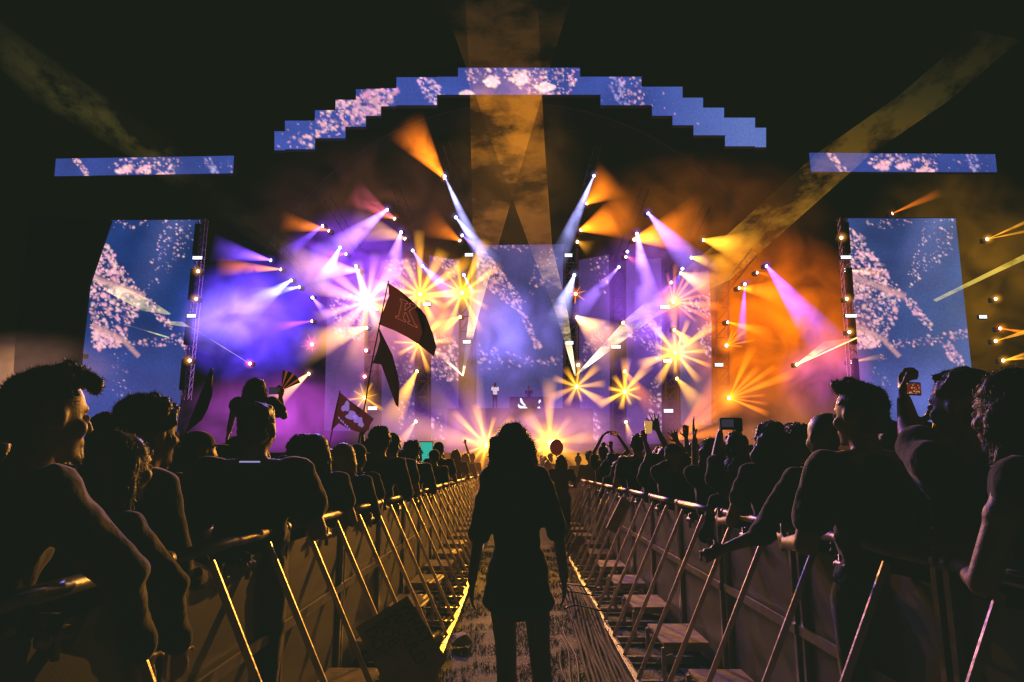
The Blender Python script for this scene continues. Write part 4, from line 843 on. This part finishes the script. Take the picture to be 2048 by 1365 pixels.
    # folding hand fan: ribs spread from the hand
    fn=empty('hand_fan',at(562,782,Yg+.1),label='half open folding hand fan held above the phone by the girl',cat='hand fan'); FA=pmat('fan_cloth',(.03,.02,.02),.7); FB=pmat('fan_cloth_red',(.5,.12,.05),.7,emit=((.6,.12,.04),.3))  # red leaves get emission in place of light falling on them
    for k_ in range(9):
        a0=R(88-k_*7.2); a1=R(88-(k_+1)*7.2); L=43/ppm(Yg); l0=8/ppm(Yg)
        P=lambda a,l,dy:Vector((math.cos(a)*l,dy,math.sin(a)*l))
        am=(a0+a1)/2; b=MB(); z=.0
        b.poly([P(a0,l0,0),P(a0,L,0),P(am,L*.985,.012),P(am,l0,.004)]); b.poly([P(am,l0,.004),P(am,L*.985,.012),P(a1,L,0),P(a1,l0,0)]); b.build('fan_leaf',FB if k_%3==1 else FA,fn)
    # ---- left rail crowd, one by one
    L5=[(606,866,4.6,'curly','short curly head left of the long dark haired woman',0,0,.2),(632,863,4.0,'long','woman with long straight dark hair at the left rail',0,0,0),(688,882,3.9,'blonde','woman with long bright blonde hair lit along its right edge',2,1,0),(716,885,6.2,'cap','person in a flat brimmed cap below the patterned flag',0,2,-.3),
     (762,850,5.0,'curly','tall man with tight curls standing right of the patterned flag',0,0,0),(786,864,4.7,'short','short haired man in front of the tall curly man, rim lit shoulder',0,0,.15),(826,878,5.6,'curly','person with bushy curls and long locks left of the teal glow',0,2,0),(878,882,7.2,'beanie','round dark beanie head right of the teal glow',0,0,0),
     (868,898,6.2,'cap','person in a cap turned towards the aisle under the teal glow',1,1,.6),(912,897,7.6,'long','woman with light edged hair near the pointing arm',1,1,0),(931,905,8.6,'blonde','fair haired woman at the far end of the left rail',2,1,0)]
    for i,(x,y,Y_,k_,lb,hc,sk,rz_) in enumerate(L5):
        fm=k_ in('long','blonde'); fig(x,y,Y_,lb,k_,rz_,free=False,voxel=.017,seed=30+i,hcol=hc,skin=sk,shirt=i%4,female=fm,sleeve=.5 if i%2 else 1.5,ln=.42 if k_=='blonde' else .33,J=dict(elR=(.27,.06,1.14),wrR=(.2,.28,1.13),elL=(-.27,.06,1.14),wrL=(-.2,.28,1.12)),fz=.8)
    # pointing arm near the crowd level starburst
    def raised(px,top,Y_,lb,kind,wrist,elbow,hd,side='R',wr2=None,el2=None,hd2=None,rz=0,vox=.0085,**k):
        jj={'wr'+side:(wrist[0],wrist[1],.12),'el'+side:(elbow[0],elbow[1],.05)}
        o_='L' if side=='R' else 'R'
        if wr2: jj['wr'+o_]=(wr2[0],wr2[1],.15); jj['el'+o_]=(el2[0],el2[1],.08)
        # shoulder rises with the arm
        J={'sh'+side:(.17 if side=='R' else -.17,0,1.45)}
        hs=[None,None]; hs[0 if side=='R' else 1]=hd
        if hd2: hs[1 if side=='R' else 0]=hd2
        return fig(px,top,Y_,lb,kind,rz,joints=jj,J=J,handspec=tuple(hs),voxel=vox,sleeve=.5,free=False,**k)
    up=(0,.1,1)
    raised(945,906,8.0,'person pointing one finger up beside the aisle starburst','short',(931,888),(938,910),dict(f=(-.1,.05,1),p=(0,-1,0),curl=.2,grip=.7,spread=.1),'L',seed=50)
    # ---- right rail crowd
    raised(1345,884,4.6,'person in a backwards cap raising a wide open hand high above the crowd','cap_back',(1316,862),(1349,930),dict(f=(-.35,0,1),p=(0,-1,.1),side=-1,curl=.08,spread=.9,s=1.15),'L',seed=51,build=1.1,hcol=0)
    raised(1420,872,4.4,'person with rim lit round hair holding one flat hand straight up','long',(1389,880),(1392,960),dict(f=(-.05,0,1),p=(1,-.2,0),curl=.10,spread=.08,s=1.15),'L',seed=52,female=True,ln=.3)
    raised(1206,884,5.6,'person arching both hands together over the head to film','bun',(1205,872),(1188,905),dict(f=(.8,.3,.6),p=(.2,-.5,-1),curl=.35,spread=.2),'L',(1236,872),(1256,902),dict(f=(-.8,.3,.6),p=(-.2,-.5,-1),curl=.35,spread=.2),seed=53,female=True)
    raised(1310,905,6.4,'short person behind holding up a lit cup in one hand','short',(1290,882),(1298,908),dict(f=(-.1,.1,1),p=(0,-1,0),curl=.5,grip=.3,spread=.3),'L',seed=54)
    raised(1362,900,7.0,'person waving a small open hand between two raised arms','short',(1355,885),(1368,905),dict(f=(-.4,0,1),p=(0,-1,0),side=-1,curl=.15,spread=.8),'L',seed=55)
    raised(1392,902,7.4,'person whose thin raised hand shows just left of the flat hand','bun',(1372,876),(1374,902),dict(f=(0,0,1),p=(0,-1,0),curl=.2,spread=.25),'L',seed=56)
    raised(1222,904,7.5,'person with a tiny spread hand inside the arched arms','short',(1222,897),(1226,912),dict(f=(0,0,1),p=(0,-1,0),curl=.1,spread=.8),'L',seed=57,vox=.012)
    b=MB(); b.tube((0,0,-.05),(0,0,.06),.028,.037,seg=18,caps=False); b.tube((0,0,-.05),(0,0,-.045),.028,.028,seg=18); o=b.build('drink_cup',pmat('cup_lit',(.8,.55,.2),.3,emit=((1,.55,.15),.5)),None,True); o.location=at(1297,856,6.35); tag(o,'lit amber drink cup held up in a raised hand','cup')  # light caught by the cup is put in as amber emission
    phone(1228,867,5.65,16,9,'small lit phone between the arched hands',.2)
    RR=[(1274,866,8.0,'short','man with short hair whose shirt edge glows, left of the raised open hand',0,0,0),(1470,912,3.9,'curly','shorter person with frizzy curls lit on the left side',1,1,0),(1535,835,3.6,'biglong','woman with thick wavy hair lit orange on its left edge',1,1,.3),
     (1593,842,4.8,'curly','curly head just right of the thick haired woman',0,0,0),(1578,842,6.6,'beanie','round dark head farther back beside the curly head',0,0,0),(1646,821,3.3,'bald','man with a shaved round head behind the tall right man',0,2,.2),(1838,836,5.0,'short','small round head between the right foreground men',0,0,0),(1780,838,4.2,'short','dark head beside the right ear of the tall man',0,0,0),
     (1122,908,12.5,'long','long haired person standing at the aisle end right of the glow',0,0,0),(1180,900,13,'curly','bushy head at the near bend of the right crowd',0,0,0),(1156,905,16,'bun','head with a bun near the right crowd end',0,0,0),(1234,920,9.6,'long','woman with rim lit hair below the arched arms',1,1,0)]
    for i,(x,y,Y_,k_,lb,hc,sk,rz_) in enumerate(RR):
        fm=k_ in('long','biglong'); J=dict(elR=(.27,.06,1.14),wrR=(.2,.28,1.13),elL=(-.27,.06,1.14),wrL=(-.2,.28,1.12))
        if k_=='bald': J=dict(elL=(-.33,.10,1.14),wrL=(-.48,.22,1.06),shL=(-.2,0,1.40))
        fig(x,y,Y_,lb,k_,rz_,free=(x==1122),voxel=.015,seed=70+i,hcol=hc,skin=sk,shirt=i%3,female=fm,sleeve=.5 if i%2==0 else 1.3,J=J,fz=.9,build=1.08 if k_=='bald' else 1,ln=.28)
    # cameraman style phone with both arms
    raised(1470,862,5.0,'person behind holding a dark camera up with both hands','short',(1478,868),(1482,900),dict(f=(-.3,.3,1),p=(-1,0,0),curl=.5,grip=.3,spread=.2),'R',(1440,868),(1436,900),dict(f=(.2,.3,1),p=(1,0,0),curl=.5,grip=.3,spread=.2),seed=58)
    c=empty('camera',at(1459,848,4.95),label='dark video camera with lit preview held above the right crowd',cat='camera'); b=MB(); b.box((0,0,0),(.15,.05,.085),bev=.006); b.box((.055,-.0,-.01),(.05,.09,.10),bev=.006); b.tube((0,.02,0),(0,.11,0),.034); b.build('case',BLACK,c); b=MB(); b.box((-.022,-.027,.003),(.085,.004,.055)); b.build('display',PHD,c)
    # big foreground on the right
    fig(1712,747,2.85,'tall man with a curly quiff on the right, back turned, in a dark tee','quiff',.30,J=dict(shR=(.21,0,1.40),shL=(-.21,0,1.40),elR=(.28,.05,1.12),elL=(-.28,.05,1.12),wrR=(.20,.25,1.08),wrL=(-.2,.26,1.10)),voxel=.010,seed=90,build=1.12,sleeve=.62,loose=.022,fz=2,eyes=True,yaw=.12,skin=0)
    fig(1915,729,2.4,'man with short hair in profile filming with a raised phone on the right','short',.40,joints=dict(elL=(1822,868,.12),wrL=(1808,800,.20)),J=dict(shL=(-.19,.02,1.43)),handspec=(None,dict(f=(.35,.25,1),p=(.5,-1,0),side=-1,curl=.6,grip=.5,spread=.15)),voxel=.010,seed=91,build=1.08,sleeve=.5,fz=1.8,eyes=True,yaw=.15)
    phone(1826,778,2.56,32,27,'phone with a glowing orange display in the raised hand on the right',.04)
    fig(2010,732,2.08,'woman at the right edge with wavy golden lit hair and bare shoulders','biglong',.35,J=dict(chest=(0,.04,1.25),neck=(0,.06,1.44),head=(0,.10,1.605),elR=(.25,.06,1.14),wrR=(.03,.26,1.17),elL=(-.26,.06,1.14),wrL=(-.05,.28,1.14)),female=True,voxel=.010,seed=92,hcol=1,skin=1,shirt=0,sleeve=.05,fz=2.4,ln=.17,eyes=True)
    # performers
    ps=at(990,815,45.2); person('performer in a white tee and dark trousers standing on the stage riser',None,dict(elR=(.24,.1,1.15),wrR=(.2,.25,1.25)),'short',0,0,0,loc=(ps.x,ps.y,rz),sc=1.0,voxel=.03,rz=.3,seed=95,shirtmat=pmat('lit_tee',(.8,.8,.85),.8,emit=((.7,.7,.9),.55)))  # stage light on the tee put in as emission
    ps=at(1058,815,46.4); person('dim second performer bent over the table on the riser',None,lean(0,.2),'short',0,0,0,loc=(ps.x,ps.y,rz),sc=.95,voxel=.03,rz=3.1,seed=96)
    tb=empty('mixing_table',(at(1058,815,45.9).x,45.9,rz),label='low dark mixing table on the riser with glowing patches for its white highlights',cat='table'); b=MB(); b.box((0,0,.42),(2.6,.8,.84),bev=.03); b.build('table_body',BLACK,tb)
    b=MB(); WH=emat('white_highlights',(.8,.85,1),1.3)  # white highlights of the table put on as emissive patches
    for pl in ([(1036,808),(1041,812),(1053,814),(1055,817),(1040,817),(1036,814)],[(1040,797),(1043,797),(1046,804),(1052,812),(1048,812),(1041,805)],[(1077,803),(1080,799),(1082,803),(1078,808)],[(1075,815),(1079,813),(1081,817),(1075,817)]): b.poly([at(x,y,45.4)-tb.location for x,y in pl])
    b.build('highlight_patch',WH,tb)
    # ---- the packed crowd: a few builds copied and scattered, all standing behind the barriers
    protos=[]
    arms=dict(elR=(.26,.04,1.14),wrR=(.2,.26,1.1),elL=(-.26,.04,1.14),wrL=(-.2,.26,1.1))
    for i,(k_,fm) in enumerate((('short',0),('long',1),('curly',0),('cap',0),('wavy',1),('bun',1),('beanie',0),('quiff',0))):
        protos.append((k_,person('x',None,arms,k_,i%2,i%3,i%4,bool(fm),voxel=.03,sleeve=.5+.8*(i%2),seed=120+i,fz=.25)))
    pr=person('x',None,dict(shR=(.17,0,1.46),elR=(.25,.05,1.68),wrR=(.22,.08,1.93)),'short',0,0,1,voxel=.014,seed=140,fz=.2,hands=(dict(f=(0,0,1),p=(0,-1,0),curl=.15,spread=.7),None)); protos.append(('raised',pr))
    desc={'short':'short haired person seen from behind','long':'long haired person seen from behind','curly':'curly haired person seen from behind','cap':'person in a cap','wavy':'person with wavy hair','bun':'person with a hair bun','beanie':'person in a beanie','quiff':'person with swept up hair','raised':'person with one arm raised'}
    random.seed(5); used=set(); cnt={}; placed=[]
    Yc=6.2
    while Yc<40:
        for s in (-1,1):
            base=1.12 if s<0 else 1.33; x=base+.32+random.uniform(0,.25)
            mxw=min(Yc*.80+.5,17)
            while x<mxw:
                X=s*x+random.gauss(0,.06); Yp=Yc+random.gauss(0,.15)
                if Yc<24 or random.random()<.75: placed.append((X,Yp,s))
                x+=random.uniform(.5,.8)*(1 if Yc<12 else 1.25)
        Yc+=.95 if Yc<14 else 2.2
    placed.sort(key=lambda t:t[1]); placed=placed[:300-60]
    # a knot of people at the end of the aisle
    for _ in range(14): placed.append((random.uniform(-1.0,1.5),random.uniform(27,38),0))
    for _ in range(9): placed.append((random.uniform(.45,1.15),random.uniform(14,27),0))
    wts=[8,5,4,3,4,2,2,3,1.2]
    for (X,Yp,s) in placed:
        k_,pr_=random.choices(protos,wts)[0]
        if k_=='raised' and Yp<8: continue
        o=pr_ if k_ not in used else copy_tree(pr_); used.add(k_)
        o.location=(X,Yp,0); f=random.uniform(.90,1.02)*(.965 if Yp<9 else 1); o.scale=(f,f,f); o.rotation_euler=(0,0,random.gauss(0,.25))
        side_='left of the aisle' if s<0 else 'right of the aisle' if s>0 else 'at the aisle end'
        o['label']=f'dark {desc[k_]} in the packed crowd {side_}'; o['group']=f'{desc[k_]} in the crowd {side_}'
    for k_,pr_ in protos:
        if k_ not in used:
            for ch in list(pr_.children): bpy.data.objects.remove(ch)
            bpy.data.objects.remove(pr_)
    # ---- flags
    def flagmat(name,c,tr):
        m=cloth(name,c); n=m.node_tree; bs=[x for x in n.nodes if x.type=='BSDF_PRINCIPLED'][0]; t=n.nodes.new('ShaderNodeBsdfTranslucent'); t.inputs[0].default_value=(*tr,1); a=n.nodes.new('ShaderNodeAddShader'); o=[x for x in n.nodes if x.type=='OUTPUT_MATERIAL'][0]
        n.links.new(bs.outputs[0],a.inputs[0]); n.links.new(t.outputs[0],a.inputs[1]); n.links.new(a.outputs[0],o.inputs[0]); return m
    FL=flagmat('flag_cloth',(.05,.016,.012),(.035,.010,.006)); FLD=flagmat('flag_cloth_dark',(.03,.015,.02),(.006,.002,.002))
    def coons(T,Rr,Bt,L,Y_,name,mat,parent,n=22,rip=.05,ph=0):
        def pl(P,t):
            P=[np.array(p,float) for p in P]; s=t*(len(P)-1); i=min(int(s),len(P)-2); return P[i]*(1-(s-i))+P[i+1]*(s-i)
        V=[]
        for j in range(n):
            v=j/(n-1)
            for i in range(n):
                u=i/(n-1); a=(1-v)*pl(T,u)+v*pl(Bt,u)+(1-u)*pl(L,v)+u*pl(Rr,v)-((1-u)*(1-v)*np.array(T[0])+u*(1-v)*np.array(T[-1])+(1-u)*v*np.array(Bt[0])+u*v*np.array(Bt[-1]))
                V.append(at(a[0],a[1],Y_+rip*math.sin(u*7+v*3+ph)*u)-parent.location)
        F=[(j*n+i,j*n+i+1,(j+1)*n+i+1,(j+1)*n+i) for j in range(n-1) for i in range(n-1)]
        me=bpy.data.meshes.new(name); me.from_pydata(V,[],F); o=mob(name,me,mat,parent)
        for p in me.polygons: p.use_smooth=True
        return o
    YF=9.5
    kf=empty('flag',at(717,888,YF),label='big dark flag with an outlined letter K on a tall thin pole',cat='flag')
    b=MB(); b.path([at(708,960,YF)-kf.location,at(717,888,YF)-kf.location,at(745,720,YF)-kf.location,at(777,562,YF)-kf.location],.014,r2=.008); b.build('pole',BLACK,kf)
    coons([(776,566),(798,580),(820,598),(843,620)],[(843,620),(852,655),(845,675),(838,690)],[(757,649),(790,662),(815,675),(838,690)],[(776,566),(778,592),(768,618),(757,649)],YF,'cloth',FL,kf,rip=.04)
    coons([(798,580),(820,598),(843,620),(852,632)],[(852,632),(866,668),(873,695),(868,713)],[(838,690),(848,698),(858,706),(868,713)],[(798,580),(835,625),(845,665),(838,690)],YF+.03,'fold',FLD,kf,rip=.0)
    b=MB(); z=lambda x,y:at(740+x/4.55,550+y/4.55,YF-.075)-kf.location
    KU=[(0,0),(.5,0),(.5,.09),(.38,.11),(.38,.38),(.46,.47),(.70,.12),(.60,.09),(.60,0),(1.08,0),(1.05,.09),(.96,.11),(.62,.60),(.92,.88),(1.04,.91),(1.04,1),(.62,1),(.62,.91),(.70,.88),(.38,.54),(.38,.88),(.5,.91),(.5,1),(0,1),(0,.91),(.12,.88),(.12,.11),(0,.09),(0,0)]
    kz=lambda u,v:z(232+(u*(1-.28*v))*185+v*46,388+(u*(1-.28*v))*88-v*172)
    for i in range(len(KU)-1): b.bar(kz(*KU[i]),kz(*KU[i+1]),.011,.004,up=(0,1,0))
    for t in range(7):
        for u in (0,1): b.box(kz(.19+u*.11,.15+t*.115),(.010,.004,.010))
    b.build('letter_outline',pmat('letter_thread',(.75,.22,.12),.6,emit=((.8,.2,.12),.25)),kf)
    coons([(757,654),(762,664),(775,690),(785,710)],[(785,710),(797,755),(799,775),(797,815)],[(745,727),(758,735),(783,822),(784,832)],[(757,654),(760,680),(755,700),(745,727)],YF,'lower_cloth',FLD,kf,rip=.03)
    f3=empty('flag',at(668,885,8.6),label='small dark flag with pale violet blotches left of the flag pole',cat='flag')
    b=MB(); b.path([at(652,960,8.6)-f3.location,at(660,885,8.6)-f3.location,at(680,781,8.6)-f3.location],.010,r2=.006); b.build('pole',BLACK,f3)
    coons([(679,784),(700,802),(725,820),(748,838)],[(748,838),(740,850),(738,860),(723,866)],[(662,862),(676,850),(695,865),(718,875)],[(679,784),(672,812),(666,840),(662,862)],8.6,'cloth',flagmat('flag_plum',(.035,.012,.03),(.035,.008,.02)),f3,rip=.03)
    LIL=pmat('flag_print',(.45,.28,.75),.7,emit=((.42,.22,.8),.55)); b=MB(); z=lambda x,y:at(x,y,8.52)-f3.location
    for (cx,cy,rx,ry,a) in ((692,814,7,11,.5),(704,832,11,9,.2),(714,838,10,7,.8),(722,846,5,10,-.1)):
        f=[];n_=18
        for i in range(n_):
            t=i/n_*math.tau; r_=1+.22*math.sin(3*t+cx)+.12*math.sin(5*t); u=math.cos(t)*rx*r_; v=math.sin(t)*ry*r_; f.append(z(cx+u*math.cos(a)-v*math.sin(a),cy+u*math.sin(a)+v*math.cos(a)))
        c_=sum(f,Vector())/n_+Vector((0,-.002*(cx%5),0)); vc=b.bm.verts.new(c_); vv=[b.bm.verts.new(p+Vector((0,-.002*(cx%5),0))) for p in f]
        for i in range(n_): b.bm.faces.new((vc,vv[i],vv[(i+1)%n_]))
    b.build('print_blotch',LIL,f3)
    b=MB()
    for i in range(6):
        x=678+i*4.2; y=836+i*4.3+ (i%2); P=[z(x-1.6,y-2.5),z(x+1.5,y-1.5),z(x+1.7,y+2.6),z(x-1.2,y+2.2)]; b.poly(P)
    b.build('print_strokes',LIL,f3)
    f4=empty('flag',at(370,868,5.6),label='dark furled flag leaning up beside the left truss tower',cat='flag')
    coons([(424,738),(425,745),(426,752)],[(426,752),(425,790),(415,820),(404,840)],[(370,868),(380,868),(392,866)],[(424,738),(405,785),(385,830),(370,868)],5.6,'cloth',cloth('flag_brown',(.05,.02,.02)),f4,rip=.02)
    b=MB(); b.path([at(366,885,5.6)-f4.location,at(395,808,5.6)-f4.location,at(424,737,5.6)-f4.location],.009); b.build('pole',BLACK,f4)
    # teal sign, balloon
    sgt=empty('lit_booth',at(848,925,12),label='small teal lit booth screen glowing behind the left crowd',cat='booth'); TE=NT('teal_screen'); e=TE.n('ShaderNodeEmission'); tc=TE.n('ShaderNodeTexCoord'); wv=TE.n('ShaderNodeTexWave'); wv.inputs['Scale'].default_value=9; wv.bands_direction='Z'; TE.link(tc.outputs['Object'],wv.inputs['Vector']); rp=TE.n('ShaderNodeValToRGB'); rp.color_ramp.elements[0].color=(.01,.22,.17,1); rp.color_ramp.elements[1].color=(.06,.65,.48,1); TE.link(wv.outputs[0],rp.inputs[0]); TE.link(rp.outputs[0],e.inputs[0]); TE.link(e.outputs[0],TE.out.inputs[0]); TE.m.cycles.emission_sampling='NONE'
    b=MB(); b.box((0,0,.16),(.28,.03,.36)); b.build('display',TE.m,sgt); b=MB(); b.box((0,.03,.16),(.31,.03,.40)); b.box((0,.03,-.7),(.05,.05,1.4)); b.build('housing',BLACK,sgt)
    b=MB(); b.ell((0,0,0),(.115,.115,.135),sub=3); b.tube((0,0,-.13),(0,0,-.15),.012,.02); o=b.build('balloon',pmat('balloon_rubber',(.5,.08,.05),.3,emit=((.5,.05,.03),.12)),None,True); o.location=at(1113,895,11.5); tag(o,'round red balloon floating over the heads right of the aisle glow','balloon')  # faint red emission stands in for light falling on the balloon
bpy.data.objects.remove(TMP); bpy.data.scenes.remove(WS)
